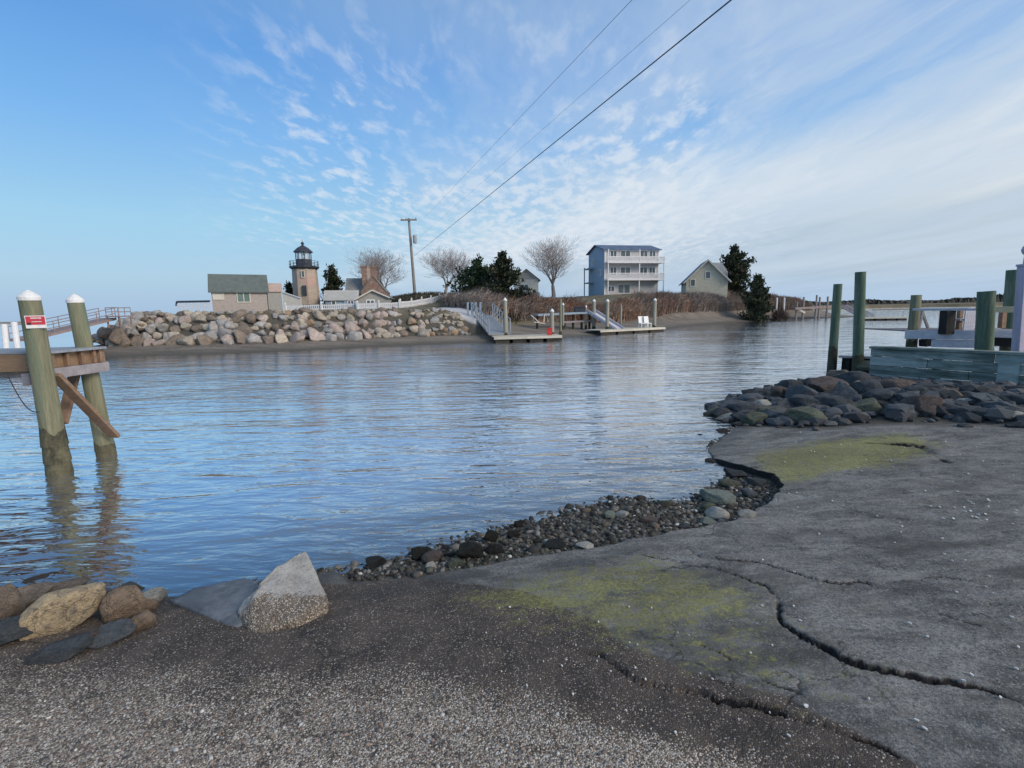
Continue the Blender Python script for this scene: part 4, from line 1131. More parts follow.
def groof(b):
    for (xa, za), (xb, zb2) in (((-0.2, zeL - 0.12), (xr, zr2)), ((xr, zr2), (xm, zm)), ((xm, zm), (Wg + 0.2, zeR - 0.03))):
        b.prism([(xa, -0.2, za + 0.02), (xb, -0.2, zb2 + 0.02), (xb, -0.2, zb2 + 0.13), (xa, -0.2, za + 0.13)], (0, 4.4, 0))
part('roof', M['roof_grey'], gc, Mg, groof)
part('rake_trim', M['tan_trim'], gc, Mg, lambda b: (b.beam((-0.2, -0.23, zeL - 0.06), (xr, -0.23, zr2 + 0.04), 0.05, 0.13), b.beam((xr, -0.23, zr2 + 0.04), (xm, -0.23, zm + 0.04), 0.05, 0.13)))
window(gc, Mg, D(370, 303, Y).x - g0.x, D(370, 303.5, Y).z - zg_, 0.62, 0.55, M['white'], M['glass'], t=0.12)
def rnd_win(b):
    q = D(391, 303.5, Y); b.M = Mg @ Matrix.Translation((q.x - g0.x, -0.03, q.z - zg_)) @ Matrix.Rotation(R(90), 4, 'X'); b.lathe((0, 0, 0), [(0.30, -0.03), (0.30, 0.05), (0.2, 0.055)], 14)
rw_ = part('window', M['white'], gc, Mg, rnd_win)
def rnd_pane(b):
    q = D(391, 303.5, Y); b.M = Mg @ Matrix.Translation((q.x - g0.x, -0.03, q.z - zg_)) @ Matrix.Rotation(R(90), 4, 'X'); b.lathe((0, 0, 0), [(0.19, 0.03), (0.19, 0.062)], 14)
part('pane', M['glass'], rw_, Mg, rnd_pane)

# white picket fence in front of the cottages
def picket(px0, px1, Ya, Yb, hgt, label, name='picket_fence', solid=False, step=4.0):
    p0, p1 = D(px0, 311, Ya), D(px1, 311, Yb)
    fz = lambda t: iz(p0.x + (p1.x - p0.x) * t, p0.y + (p1.y - p0.y) * t)
    f = thing(name, (p0.x, p0.y, fz(0)), label, 'fence')
    L = (p1 - p0).length; n = max(6, int(L / 0.16))
    def pk(b):
        for i in range(n):
            t = (i + 0.5) / n; q = p0.lerp(p1, t); z = fz(t)
            b.box((q.x, q.y, z + hgt * 0.48), (0.13 if solid else 0.09, 0.03, hgt * 0.96))
        for hh in (0.25, 0.8):
            for i in range(6):
                b.beam((p0.x + (p1.x - p0.x) * i / 6, p0.y + (p1.y - p0.y) * i / 6 + 0.04, fz(i / 6) + hgt * hh), (p0.x + (p1.x - p0.x) * (i + 1) / 6, p0.y + (p1.y - p0.y) * (i + 1) / 6 + 0.04, fz((i + 1) / 6) + hgt * hh), 0.05, 0.09)
    part('picket_panel', M['white'], f, Matrix.Identity(4), pk)
    k = max(2, int(L / 2.2))
    for i in range(k + 1):
        q = p0.lerp(p1, i / k); z = fz(i / k)
        part('fence_post', M['white'], f, Matrix.Identity(4), lambda b: (b.box((q.x, q.y - 0.06, z + hgt * 0.55), (0.13, 0.13, hgt * 1.25)), b.lathe((q.x, q.y - 0.06, z + hgt * 1.17), [(0.09, 0), (0.05, 0.1), (0.01, 0.14)], 6)))
picket(286, 357, 41.5, 42.5, 0.52, 'white picket fence along the seawall below the lighthouse and blue cottage')
picket(358, 400, 42.2, 43.5, 0.55, 'white picket fence in front of the gabled cottage', solid=True)
picket(401, 448, 44.0, 55.0, 0.6, 'white picket fence climbing the grassy mound behind the drive')

# ------------------------------------------------------------------ utility pole and cables
Y = 66.0
pb, pt = D(415.5, 299, Y), D(408.8, 219, Y)
pz = iz(pb.x, Y) - 0.6
up = thing('utility_pole', (pb.x, Y, pz), 'tall wooden utility pole with one crossarm behind the gabled cottage', 'utility pole')
part('pole', M['pole'], up, Matrix.Identity(4), lambda b: b.tube((pb.x, Y, pz), (pt.x, Y, pt.z + 0.1), 0.22, 0.15, 10))
ca0, ca1 = D(401, 220.3, Y), D(417, 220.3, Y)
part('crossarm', M['pole'], up, Matrix.Identity(4), lambda b: b.box(((ca0.x + ca1.x) / 2, Y - 0.2, ca0.z), (ca1.x - ca0.x, 0.16, 0.2)))
for t in (0.05, 0.35, 0.95):
    q = ca0.lerp(ca1, t)
    part('insulator', M['offwhite'], up, Matrix.Identity(4), lambda b: b.lathe((q.x, Y - 0.2, ca0.z + 0.1), [(0.05, 0), (0.09, 0.06), (0.06, 0.12), (0.09, 0.18), (0.02, 0.24)], 8))
tq = D(412.5, 239, Y)
part('transformer', M['grey_metal'], up, Matrix.Identity(4), lambda b: b.lathe((tq.x + 0.35, Y - 0.25, tq.z - 0.6), [(0.2, 0), (0.26, 0.05), (0.26, 1.0), (0.2, 1.08)], 12))
def cable(p0, p1, r, label, sag, ext=1.34):
    b = MB(); n = 46; pts = []
    for i in range(n + 1):
        t = ext * i / n
        q = p0 + (p1 - p0) * t
        q = q + Vector((0, 0, -sag * 4 * (t / ext) * (1 - t / ext)))
        pts.append(q)
    for a, c in zip(pts[:-1], pts[1:]): b.tube(a, c, r, r, 6, caps=False)
    return tag(b.build('power_line', M['cable'], smooth=True), label, 'cable', 'overhead cables from the utility pole')
cable(D(414, 256, 65.8), D(731, 0, 9.5), 0.0135, 'thick dark overhead cable, lowest and boldest of those from the utility pole', 0.0)
cable(D(416.5, 226, 65.8), D(630, 2, 9.5), 0.0042, 'thin overhead cable farthest left of those from the utility pole', 0.0)
cable(D(413, 243, 65.8), D(690, 0, 9.5), 0.0030, 'faint thin overhead cable between the bold cable and the leftmost one', 0.0)

# ------------------------------------------------------------------ trees
def bare_tree(base, top_z, spread, seed, label, levels=5, lean=0.0, trunk_r=0.22, fork=0.22, squash=1.0, rmin=0.008):
    rnd = random.Random(seed)
    H = top_z - base.z
    t = thing('bare_tree', tuple(base), label, 'tree')
    tb = MB(); cb = MB()
    def grow(p, d, L, r, lev):
        n = 3 if lev < 3 else 2
        q = p
        for i in range(n):
            d = (d + Vector((rnd.gauss(0, .10), rnd.gauss(0, .10), rnd.gauss(0.03, .06)))).normalized()
            q2 = q + d * (L / n); r2 = r * (0.86 if lev < 3 else 0.8)
            (tb if lev < 2 else cb).tube(q, q2, r, r2, 7 if lev < 2 else 3, caps=False)
            r = max(r2, rmin); q = q2
            if lev >= 1 and i < n - 1 and lev < levels:
                side_ = Vector((rnd.gauss(0, 1), rnd.gauss(0, 1), rnd.gauss(0.25, .5))).normalized()
                grow(q, (d * 0.75 + side_ * 0.75).normalized(), L * rnd.uniform(.5, .72), r * 0.55, lev + 1)
        if lev < levels:
            k = 3 if lev < 3 else 2
            if lev == 0: k = 5
            a0 = rnd.uniform(0, 6.28)
            for j in range(k):
                w = a0 + 2 * math.pi * j / k + rnd.uniform(-.4, .4)
                out = Vector((math.cos(w), math.sin(w), 0))
                f = spread * (rnd.uniform(.55, 1.05))
                nd = (d + out * f + Vector((0, 0, 0.15))).normalized()
                grow(q, nd, L * rnd.uniform(.66, .88) * (1.2 if lev == 0 else 1), r * (0.62 if lev else .55), lev + 1)
    L0 = H * fork
    grow(base - Vector((0, 0, 0.3)), Vector((lean, 0, 1)).normalized(), L0 + 0.3, trunk_r, 0)
    zmax = max(v[2] for v in cb.v)
    k = H / (zmax - base.z)
    for mb_ in (tb, cb):
        mb_.v = [((x - base.x) * k * squash + base.x, (y - base.y) * k * squash + base.y, (z - base.z) * k + base.z if z > base.z else z) for x, y, z in mb_.v]
    tb.build('trunk', M['bark'], t, smooth=True, recalc=False)
    cb.build('crown', M['twig'], t, recalc=False)
    return t
def on_land(px, Y):
    x = D(px, 300, Y).x
    return Vector((x, Y, iz(x, Y)))
bare_tree(on_land(391, 63), D(380, 245, 63).z, 0.95, 5, 'bare leafless tree rising behind the brick house chimneys', 6, -0.1, 0.2, 0.14, 1.25)
bare_tree(on_land(445, 58), D(440, 244, 58).z, 0.85, 8, 'bare leafless tree right of the utility pole beside the white drive', 6, 0.0, 0.17, 0.16, 1.2)
bare_tree(on_land(553, 82), D(553, 233, 82).z, 0.75, 14, 'big round crowned bare tree between the small house and the blue house', 6, 0.0, 0.28, 0.17, 1.2, 0.010)
def conifer(base, top_z, radius, seed, label, cols, n=110, shape='cone', name='evergreen_tree', trunk_r=0.14, low=0.06, spray=0.30):
    rnd = random.Random(seed)
    H = top_z - base.z
    t = thing(name, tuple(base), label, 'tree')
    b = MB(); b.tube(base - Vector((0, 0, 0.3)), (base.x, base.y, top_z - 0.15 * H), trunk_r, 0.03, 7); b.build('trunk', M['bark'], t)
    c = MB(); lim = MB()
    for i in range(n):
        h = low + (1 - low) * (i + rnd.random()) / n
        w = rnd.uniform(0, 6.28)
        if shape == 'cone': prof = (1 - h) ** 0.6 * (0.92 + 0.28 * math.sin(h * 17 + seed + w)) + 0.06
        else: prof = math.sin(math.pi * min(1, h * 0.85 + 0.12)) ** 0.7 * (0.75 + 0.4 * rnd.random())
        L = radius * prof * rnd.uniform(0.55, 1.15)
        o0 = Vector((base.x, base.y, base.z + H * h))
        d = Vector((math.cos(w), math.sin(w), rnd.uniform(-0.15, 0.45))).normalized()
        if h > 0.93: d = (d * 0.3 + Vector((0, 0, 1))).normalized()
        lim.tube(o0, o0 + d * L * 0.9, 0.03, 0.01, 3, caps=False)
        m_ = max(4, int(10 * L / radius * (1 if radius > 1.2 else .8)) + 4)
        tone = rnd.uniform(0.6, 1.25)
        for j in range(m_):
            s = (j + 0.6) / m_
            cpt = o0 + d * L * s
            for _ in range(5):
                p = cpt + Vector((rnd.gauss(0, 1), rnd.gauss(0, 1), rnd.gauss(0, .8))) * spray * 0.55 * (1.15 - 0.5 * s)
                a = Vector((rnd.gauss(0, 1), rnd.gauss(0, 1), rnd.gauss(0, 1) + 0.6)).normalized(); e = a.cross(Vector((rnd.random(), rnd.random(), rnd.random()))).normalized()
                sz = spray * rnd.uniform(0.35, 0.8)
                cc = cols[rnd.randrange(len(cols))]; tv = tone * rnd.uniform(0.8, 1.2)
                c.col = tuple(x * tv for x in cc)
                c.add([p - e * sz * .35, p + e * sz * .35, p + e * sz * .22 + a * sz, p - e * sz * .22 + a * sz * 1.15], [(0, 1, 2, 3)])
    c.build('crown', M['leaf'], t, cols=True, recalc=False)
    lim.build('limbs', M['bark'], t, recalc=False)
    return t
DG = [(0.026, 0.042, 0.024), (0.042, 0.058, 0.032), (0.060, 0.070, 0.036), (0.075, 0.066, 0.036)]
MG = [(0.030, 0.055, 0.028), (0.048, 0.075, 0.036), (0.065, 0.085, 0.042)]
p_ = on_land(334, 55); conifer(p_, D(334, 268, 55).z, 1.75, 3, 'dark ragged evergreen between the lighthouse and the brick house', DG, 95, spray=0.34)
p_ = on_land(290, 53); conifer(p_, D(290, 284.5, 53).z, 0.65, 23, 'small round dark evergreen left of the lighthouse', DG, 34, 'round', trunk_r=0.08, low=0.5)
p_ = on_land(478, 50); conifer(p_, D(474, 266, 50).z, 3.1, 17, 'bushy mid green evergreen at the top of the white drive', MG, 150, 'round', spray=0.36)
p_ = on_land(503, 47); conifer(p_, D(500, 257, 47).z, 2.7, 29, 'tall dark cedar above the left floating dock', DG, 210, 'cone', spray=0.34)
p_ = on_land(732, 74); conifer(p_, D(733, 252, 74).z, 3.2, 31, 'dark open cedar standing right behind the buff gabled house', DG, 130, 'round', low=0.12, spray=0.5)
p_ = on_land(757, 66); p_.z -= 0.2; conifer(p_, D(755, 278, 66).z, 2.3, 41, 'dense dark cedar at the right end of the brush bank', DG, 150, 'cone', spray=0.42)

# ------------------------------------------------------------------ houses along the brush bank
Y = 86.0
q0, q1 = D(514.5, 293, Y), D(538.5, 293, Y); zq = iz(q0.x, Y) - 0.2
sh2 = thing('cream_house', (q0.x, Y, zq), 'small cream house with a grey green gable roof behind the cedar', 'house')
Wq = q1.x - q0.x; e_, r_ = D(527, 279.5, Y).z - zq, D(527, 269.5, Y).z - zq
Mq = place(q0.x, Y, zq, 0)
part('wall', M['tan_trim'], sh2, Mq, lambda b: gable(b, Wq, 5, e_, r_, 'y'))
part('roof', M['roof_green'], sh2, Mq, lambda b: roofs(b, Wq, 5, e_, r_, 'y', 0.35, 0.14))
part('gable_face', M['shingle_grey'], sh2, Mq, lambda b: b.prism([(0.35, -0.03, e_ + 0.05), (Wq - 0.35, -0.03, e_ + 0.05), (Wq / 2, -0.03, r_ - 0.2)], (0, 0.02, 0)))
window(sh2, Mq, Wq * 0.42, e_ * 0.62, 1.2, 1.0, M['white'], M['glass'])
part('porch_deck', M['plank_grey'], sh2, Mq, lambda b: b.box((Wq * 0.78, -0.6, e_ * 0.28), (Wq * 0.5, 1.1, 0.7)))

Y = 78.0
A_ = D(604.2, 294, Y); zb_ = iz(A_.x, Y) - 0.3
bl = thing('blue_house', (A_.x, Y, zb_), 'three storey blue house with long white balconies above the brush bank', 'house')
yaw = R(12); Mb = place(A_.x, Y, zb_, yaw); Wb, Db = 9.35, 6.8
eb = D(604.2, 249.5, Y).z - zb_; rb = eb + 1.0
part('wall', M['grey_wall'], bl, Mb, lambda b: gable(b, Wb, Db, eb, rb, 'x'))
part('side_wall', M['blue_wall_and_shade'], bl, Mb, lambda b: b.prism([(-0.03, 0, -0.5), (-0.03, Db, -0.5), (-0.03, Db, eb - 0.04), (-0.03, Db / 2, rb - 0.04), (-0.03, 0, eb - 0.04)], (0.028, 0, 0)))  # shaded side: its blue shade is put into the wall colour
part('roof', M['roof_blue'], bl, Mb, lambda b: roofs(b, Wb, Db, eb, rb, 'x', 0.4, 0.14))
part('corner_trim', M['white'], bl, Mb, lambda b: (b.box((0.06, -0.03, eb / 2), (0.16, 0.06, eb)), b.box((Wb - 0.06, -0.03, eb / 2), (0.16, 0.06, eb)), b.box((Wb / 2, -0.035, eb - 0.12), (Wb + 0.2, 0.07, 0.22))))
def zpb(py): return D(604.2, py, Y).z - zb_
for zt_, zb2 in ((zpb(257.5), zpb(263.8)), (zpb(274.0), zpb(281.0))):
    bal = part('balcony', M['white'], bl, Mb, lambda b: b.box((Wb / 2 + 0.1, -0.75, zb2 + 0.10), (Wb + 0.4, 1.5, 0.20)))
    def bar(b):
        for xx in np.linspace(-0.05, Wb + 0.25, 64): b.box((xx, -1.45, (zt_ + zb2) / 2 + 0.1), (0.055, 0.04, zt_ - zb2 - 0.1))
        for zz_ in (zt_, zb2 + 0.28): b.box((Wb / 2 + 0.1, -1.45, zz_), (Wb + 0.4, 0.08, 0.10))
        for yy in np.linspace(-1.4, -0.1, 9): b.box((Wb + 0.27, yy, (zt_ + zb2) / 2 + 0.1), (0.04, 0.055, zt_ - zb2 - 0.1))
        b.box((Wb + 0.27, -0.75, zt_), (0.08, 1.4, 0.10))
    part('balustrade', M['white'], bal, Mb, bar)
for xx in (0.05, Wb * 0.57, Wb + 0.22):
    part('balcony_post', M['white'], bl, Mb, lambda b: b.box((xx, -1.36, (eb if xx < Wb else zpb(257)) / 2 - 0.3), (0.13, 0.13, (eb if xx < Wb else zpb(257)) + 0.4)))
for zc2, hh in ((zpb(253.5), 1.0), (zpb(270.5), 1.15)):
    for fx, ww in ((0.16, 1.0), (0.38, 1.6), (0.72, 1.2), (0.88, 1.0)):
        window(bl, Mb, Wb * fx, zc2 - 0.1, ww, hh, M['white'], M['glass'], t=0.10)
for fx, ww, hh in ((0.12, 1.1, 0.8), (0.36, 2.0, 1.3)):
    window(bl, Mb, Wb * fx, zpb(289), ww, hh, M['white'], M['glass'], t=0.10)
Ms = Mb @ Matrix.Rotation(R(-90), 4, 'Z')       # left wall seen as a front: local x runs towards the back (negative)
for dx_, zz_ in ((1.7, zpb(272)), (4.9, zpb(259))):
    window(bl, Ms, -dx_, zz_, 0.6, 0.9, M['white'], M['glass'], mull=False, y=-0.03)
def sdeck(b):
    for z_ in (zpb(281), zpb(266)):
        b.box((-0.45, Db - 1.2, z_), (0.9, 2.4, 0.18))
    for x_, y_ in ((-0.83, Db - 2.3), (-0.83, Db - 0.1)): b.box((x_, y_, zpb(264) / 2 - 0.3), (0.14, 0.14, zpb(264) + 0.6))
part('side_deck', M['blue_grey'], bl, Mb, sdeck)

Y = 72.0
A2 = D(686, 290, Y); zy = iz(A2.x, Y) - 0.3
yh = thing('buff_house', (A2.x, Y, zy), 'buff shingled house with a steep gable and bluish roof behind the brush', 'house')
yawy = R(-14)
A3 = D(724.5, 290, Y); Wy = (A3.x - A2.x) / math.cos(yawy) * 0.97
My = place(A2.x, Y, zy, yawy); ey, ry = D(686, 281, Y).z - zy, D(708.5, 261, Y).z - zy
part('wall', M['yellow_wall'], yh, My, lambda b: gable(b, Wy, 7, ey, ry, 'y'))
part('roof', M['roof_blue'], yh, My, lambda b: roofs(b, Wy, 7, ey, ry, 'y', 0.4, 0.16))
part('rake_trim', M['roof_pale'], yh, My, lambda b: (b.beam((-0.4, -0.43, ey - 0.35), (Wy / 2, -0.43, ry + 0.06), 0.05, 0.2), b.beam((Wy + 0.4, -0.43, ey - 0.35), (Wy / 2, -0.43, ry + 0.06), 0.05, 0.2)))
part('side_wall', M['pale_green_wall'], yh, My, lambda b: b.box((-0.02, 3.5, ey / 2), (0.03, 6.9, ey)))
part('dormer', M['roof_pale'], yh, My, lambda b: b.prism([(Wy * 0.62, 2.0, ey + 0.6), (Wy + 0.3, 2.0, ey - 0.1), (Wy + 0.3, 2.0, ey + 1.2), (Wy * 0.9, 2.0, ry - 0.2), (Wy * 0.62, 2.0, ry - 0.15)], (0, 3.0, 0)))
window(yh, My, Wy * 0.16, ey * 0.9, 0.55, 0.9, M['tan_trim'], M['glass'], mull=False)
window(yh, My, Wy * 0.52, ey * 1.25, 0.6, 0.9, M['tan_trim'], M['glass'], mull=False)

# ------------------------------------------------------------------ brush on the bank (uncountable thicket) and undergrowth
def thicket(name, n, sampler, hrange, cols, seed, wid=0.05, twigs=4):
    rnd = random.Random(seed); c = MB()
    S = [sampler(rnd) for _ in range(n)]
    sx_a = np.array([q[0] for q in S]); sy_a = np.array([q[1] for q in S])
    ZA = island_z(sx_a, sy_a)[0]; CA = vnoise(sx_a * 0.45, sy_a * 0.45, 5); CB_ = vnoise(sx_a * 0.16, sy_a * 0.16, 9)
    for (x, y, hs), z, clump, cl2 in zip(S, ZA, CA, CB_):
        z = float(z) - 0.1; clump = float(clump); cl2 = float(cl2)
        h = rnd.uniform(*hrange) * hs * (0.70 + 0.5 * clump)
        ln = Vector((rnd.gauss(0, .22), rnd.gauss(0, .22), 1)).normalized()
        base_c = cols[min(len(cols) - 1, int(cl2 * 0.999 * len(cols) + rnd.uniform(-.5, .5)) % len(cols))]
        k = rnd.uniform(0.65, 1.3); c.col = tuple(v_ * k for v_ in base_c)
        p = Vector((x, y, z)); q = p + ln * h
        w = rnd.uniform(0, 3.14); e = Vector((math.cos(w), math.sin(w), 0)) * wid
        c.add([p - e, p + e, q], [(0, 1, 2)])
        for j in range(twigs):
            t = rnd.uniform(.3, .95); o0 = p.lerp(q, t)
            d = Vector((rnd.gauss(0, .7), rnd.gauss(0, .7), rnd.gauss(.5, .4))).normalized() * h * rnd.uniform(.2, .42)
            e2 = d.cross(Vector((rnd.random(), rnd.random(), rnd.random()))).normalized() * wid * .6
            c.add([o0 - e2, o0 + e2, o0 + d], [(0, 1, 2)])
    o = c.build(name, M['brush'], None, cols=True, recalc=False)
    return tag(o, kind='stuff')
def along_bank(d0, d1, x0, x1):
    pts = [p for p in FAR[7:16]]
    def s(rnd):
        while True:
            x = rnd.uniform(x0, x1)
            for (ax, ay), (bx, by) in zip(pts[:-1], pts[1:]):
                if ax <= x < bx:
                    L = math.hypot(bx - ax, by - ay); y = ay + (by - ay) * (x - ax) / (bx - ax)
                    d = rnd.uniform(d0, d1); sx_ = min(1, max(0, (x - 4) / 18)); sx_ = sx_ * sx_ * (3 - 2 * sx_); d = d * (1 - 0.52 * sx_)
                    xx, yy = x - (by - ay) / L * d, y + (bx - ax) / L * d
                    hs = 1.0 - 0.55 * min(1, max(0, (xx - 40) / 10))
                    return xx, yy, hs
    return s
BR = [(0.38, 0.23, 0.16), (0.33, 0.21, 0.16), (0.29, 0.22, 0.18), (0.34, 0.28, 0.23), (0.41, 0.27, 0.19), (0.27, 0.22, 0.19), (0.36, 0.30, 0.26)]
t_ = thicket('brush_thicket', 24000, along_bank(8.6, 15.5, 4.2, 49), (1.45, 1.95), BR, 3, 0.032, 5)
t_['label'] = 'reddish brown leafless brush covering the bank under the houses'
GY = [(0.085, 0.08, 0.055), (0.11, 0.095, 0.065), (0.06, 0.065, 0.04)]
def mound(rnd):
    w = rnd.uniform(0, 6.28); r = math.sqrt(rnd.random()) * 6.5
    return -10.5 + r * math.cos(w), 57 + r * math.sin(w), 0.6
t_ = thicket('mound_undergrowth', 2600, mound, (0.5, 1.0), GY, 5, 0.05, 3)
t_['label'] = 'dull green and brown undergrowth on the mound by the utility pole'
def shrubs_by_houses(rnd):
    px = rnd.choice([rnd.uniform(303, 326), rnd.uniform(303, 326), rnd.uniform(392, 404), rnd.uniform(468, 520)])
    Yy = 49.5 if px < 330 else 46 if px < 410 else rnd.uniform(43, 45)
    return D(px, 305, Yy).x, Yy + rnd.uniform(-1.0, 1.0), 0.75
t_ = thicket('garden_undergrowth', 1500, shrubs_by_houses, (0.7, 1.3), [(0.05, 0.055, 0.035), (0.09, 0.06, 0.04), (0.07, 0.06, 0.045)], 6, 0.05, 4)
t_['label'] = 'dark low undergrowth at the foot of the lighthouse, cottage and cedar'

# ------------------------------------------------------------------ far docks in the middle
def far_pile(px, pytop, Y, r, label, zbase=-1.0, mat=None, wet=0.55, group='white capped dock pilings across the channel', cap=True):
    q = D(px, pytop, Y)
    t = thing('dock_piling', (q.x, Y, zbase), label, 'piling', group)
    pile_parts(t, (q.x, Y, zbase), (q.x, Y, q.z), r, r * 0.9, wet, mat or M['pile_pale'], 0.16, 'shaft', cap)
    return t
def float_dock(px0, px1, pyf, Yf, depth, label, yaw_dy=0.0):
    a = D(px0, pyf, Yf); b_ = D(px1, pyf, Yf + yaw_dy)
    c = (a + b_) / 2
    t = thing('floating_dock', (c.x, c.y + depth / 2, 0), label, 'dock')
    L = math.hypot(b_.x - a.x, yaw_dy); w = math.atan2(yaw_dy, b_.x - a.x)
    Mx = place(a.x, Yf, 0, w)
    part('deck', M['deck_pale'], t, Mx, lambda b: [b.box((L * (i + .5) / 26, depth / 2, 0.36), (L / 26 - 0.012, depth, 0.06)) for i in range(26)])
    part('rub_rail', M['deck_pale'], t, Mx, lambda b: b.box((L / 2, -0.03, 0.29), (L, 0.05, 0.14)))
    part('float_frame', M['float'], t, Mx, lambda b: [b.box((L * (i + .5) / 4, depth / 2, 0.06), (L / 4 - 0.25, depth - 0.1, 0.36)) for i in range(4)])
    return t
fd1 = float_dock(494, 562, 341, 31.0, 1.9, 'pale floating dock below the dark cedar with a red bin on it', 0.6)
fd2 = float_dock(600, 665, 334, 38.0, 2.0, 'pale floating dock at the foot of the right gangway', 3.6)
far_pile(505, 300, 33.0, 0.15, 'white capped piling behind the left floating dock near the gangway')
far_pile(552, 311, 33.2, 0.15, 'short white capped piling at the red bin')
far_pile(594, 301, 42.0, 0.16, 'white capped piling left of the right gangway')
far_pile(607.5, 301, 40.0, 0.16, 'white capped piling at the foot of the right gangway')
far_pile(655, 300, 42.0, 0.16, 'white capped piling at the right end of the right floating dock')
far_pile(560.5, 299, 34.0, 0.10, 'thin greenish uncapped post beside the red bin', mat=M['pile'], cap=False, group=None)
far_pile(621, 305, 46.0, 0.11, 'slim uncapped post behind the right gangway', cap=False, group=None)
bn = D(549.5, 335, 32.0)
bin_ = thing('plastic_bin', (bn.x, 32.0, 0.39), 'bright red plastic bin standing on the left floating dock', 'bin')
part('tub', M['red'], bin_, place(bn.x, 32.0, 0.39, 0), lambda b: b.prism([(-0.16, -0.14, 0), (0.16, -0.14, 0), (0.16, 0.14, 0), (-0.16, 0.14, 0)], (0, 0, 0.42)))
part('lid', M['red'], bin_, place(bn.x, 32.0, 0.39, 0), lambda b: b.box((0, 0, 0.45), (0.38, 0.34, 0.06)), bevel=0.01)
for k, (px, lab) in enumerate(((642, 'white chair on the right floating dock, the left one'), (647.5, 'white chair on the right floating dock, the right one'))):
    q = D(px, 331, 41.6)
    ch = thing('dock_chair', (q.x, q.y, 0.39), lab, 'chair')
    Mc = place(q.x, q.y, 0.39, R(20))
    part('seat', M['cap'], ch, Mc, lambda b: b.box((0, 0, 0.36), (0.46, 0.46, 0.05)))
    part('backrest', M['cap'], ch, Mc, lambda b: b.box((0, 0.24, 0.66), (0.46, 0.05, 0.6), Matrix.Rotation(R(-12), 3, 'X')))
    for sx in (-.2, .2):
        for sy in (-.2, .2): part('leg', M['cap'], ch, Mc, lambda b: b.box((sx, sy, 0.17), (0.05, 0.05, 0.34)))
def gangway(p0, p1, w, label, mat, rail=0.95, n=8, r=0.035):
    p0 = Vector(p0); p1 = Vector(p1)
    g = thing('gangway', tuple((p0 + p1) / 2), label, 'gangway')
    s = (p1 - p0).cross(Vector((0, 0, 1))).normalized() * w / 2
    part('walkway', mat, g, Matrix.Identity(4), lambda b: b.beam(p0, p1, w, 0.12))
    for k in (-1, 1):
        part('handrail', mat, g, Matrix.Identity(4), lambda b: railing_between(b, p0 + s * k, p1 + s * k, rail, n, r))
    return g
# left gangway: from the seawall top down to the left float, seen end on
gl0 = D(483, 322, 38.0); gl1 = D(496, 338, 32.6)
gangway((gl0.x, 38.6, iz(gl0.x, 38.6) + 0.35), (gl1.x + 0.25, 32.8, 0.48), 1.5, 'grey railed gangway leading down to the left floating dock', M['grey_metal'], 1.0, 7, 0.045)
lan_ = D(484, 315, 39.5)
for k, px in enumerate((468, 472, 476, 480.5)):
    q = D(px, 312, 38.2 + k * 0.3)
    zq_ = iz(q.x, q.y); tp = D(px, 303.5, q.y).z
    b = MB(); b.box((q.x, q.y, (zq_ + tp) / 2 - 0.1), (0.14, 0.14, tp - zq_ + 0.2)); b.lathe((q.x, q.y, tp), [(0.10, 0), (0.10, 0.06), (0.02, 0.1)], 6)
    tag(b.build('drive_post', M['blue_grey']), f"{['first', 'second', 'third', 'fourth'][k]} from the left of the grey blue posts lining the foot of the white drive", 'post', 'grey blue posts at the foot of the white drive')
# fixed pier and its braces
fp0, fp1 = D(536, 315, 41.0), D(590, 312.5, 42.5)
fp = thing('fixed_pier', (fp0.x, 41, 0), 'dark narrow fixed pier on thin legs leading to the right gangway', 'pier')
part('walkway', M['blue_grey'], fp, Matrix.Identity(4), lambda b: b.beam(fp0, fp1, 1.1, 0.16))
part('lower_beam', M['plank_grey'], fp, Matrix.Identity(4), lambda b: b.beam(fp0.lerp(fp1, .45) - Vector((0, .3, 0.72)), fp1 - Vector((0, .3, 0.72)), 0.12, 0.16))
for t in (0.02, 0.3, 0.52, 0.68, 0.84, 0.99):
    q = fp0.lerp(fp1, t)
    part('leg', M['pile_wet'], fp, Matrix.Identity(4), lambda b: b.tube((q.x, q.y, -0.8), (q.x, q.y, q.z + 0.05), 0.11, 0.10, 8))
for a_, c_ in ((D(531, 315, 40.6), D(541, 324, 40.6)), (D(544, 322, 40.6), D(544.5, 314, 40.6)), (D(534, 322, 40.5), D(545, 323.5, 40.5))):
    part('cross_brace', M['tan_trim'], fp, Matrix.Identity(4), lambda b: b.beam(a_, c_, 0.08, 0.13, (0, 1, 0)))
far_pile(563, 304.5, 41.0, 0.11, 'slim capped piling on the near side of the fixed pier, left one', wet=0.7)
far_pile(586, 307, 42.0, 0.11, 'slim capped piling on the near side of the fixed pier, right one', wet=0.7)
tk = D(579.5, 313, 42)
tb_ = thing('dock_box', (tk.x, 42, fp0.lerp(fp1, .8).z), 'dark box on the fixed pier between two slim capped pilings', 'box')
part('body', M['dark_metal'], tb_, place(tk.x, 42, fp0.lerp(fp1, .8).z + 0.08, 0), lambda b: b.box((0, 0, 0.2), (0.9, 0.6, 0.4)), bevel=0.02)
part('lid', M['dark_metal'], tb_, place(tk.x, 42, fp0.lerp(fp1, .8).z + 0.08, 0), lambda b: b.box((0, 0, 0.44), (0.96, 0.66, 0.07)), bevel=0.02)
gangway(tuple(fp1 + Vector((0.1, -0.2, 0))), tuple(D(621, 331.5, 40.0)), 1.1, 'pale railed gangway sloping down to the right floating dock', M['offwhite'], 0.25, 4, 0.05)

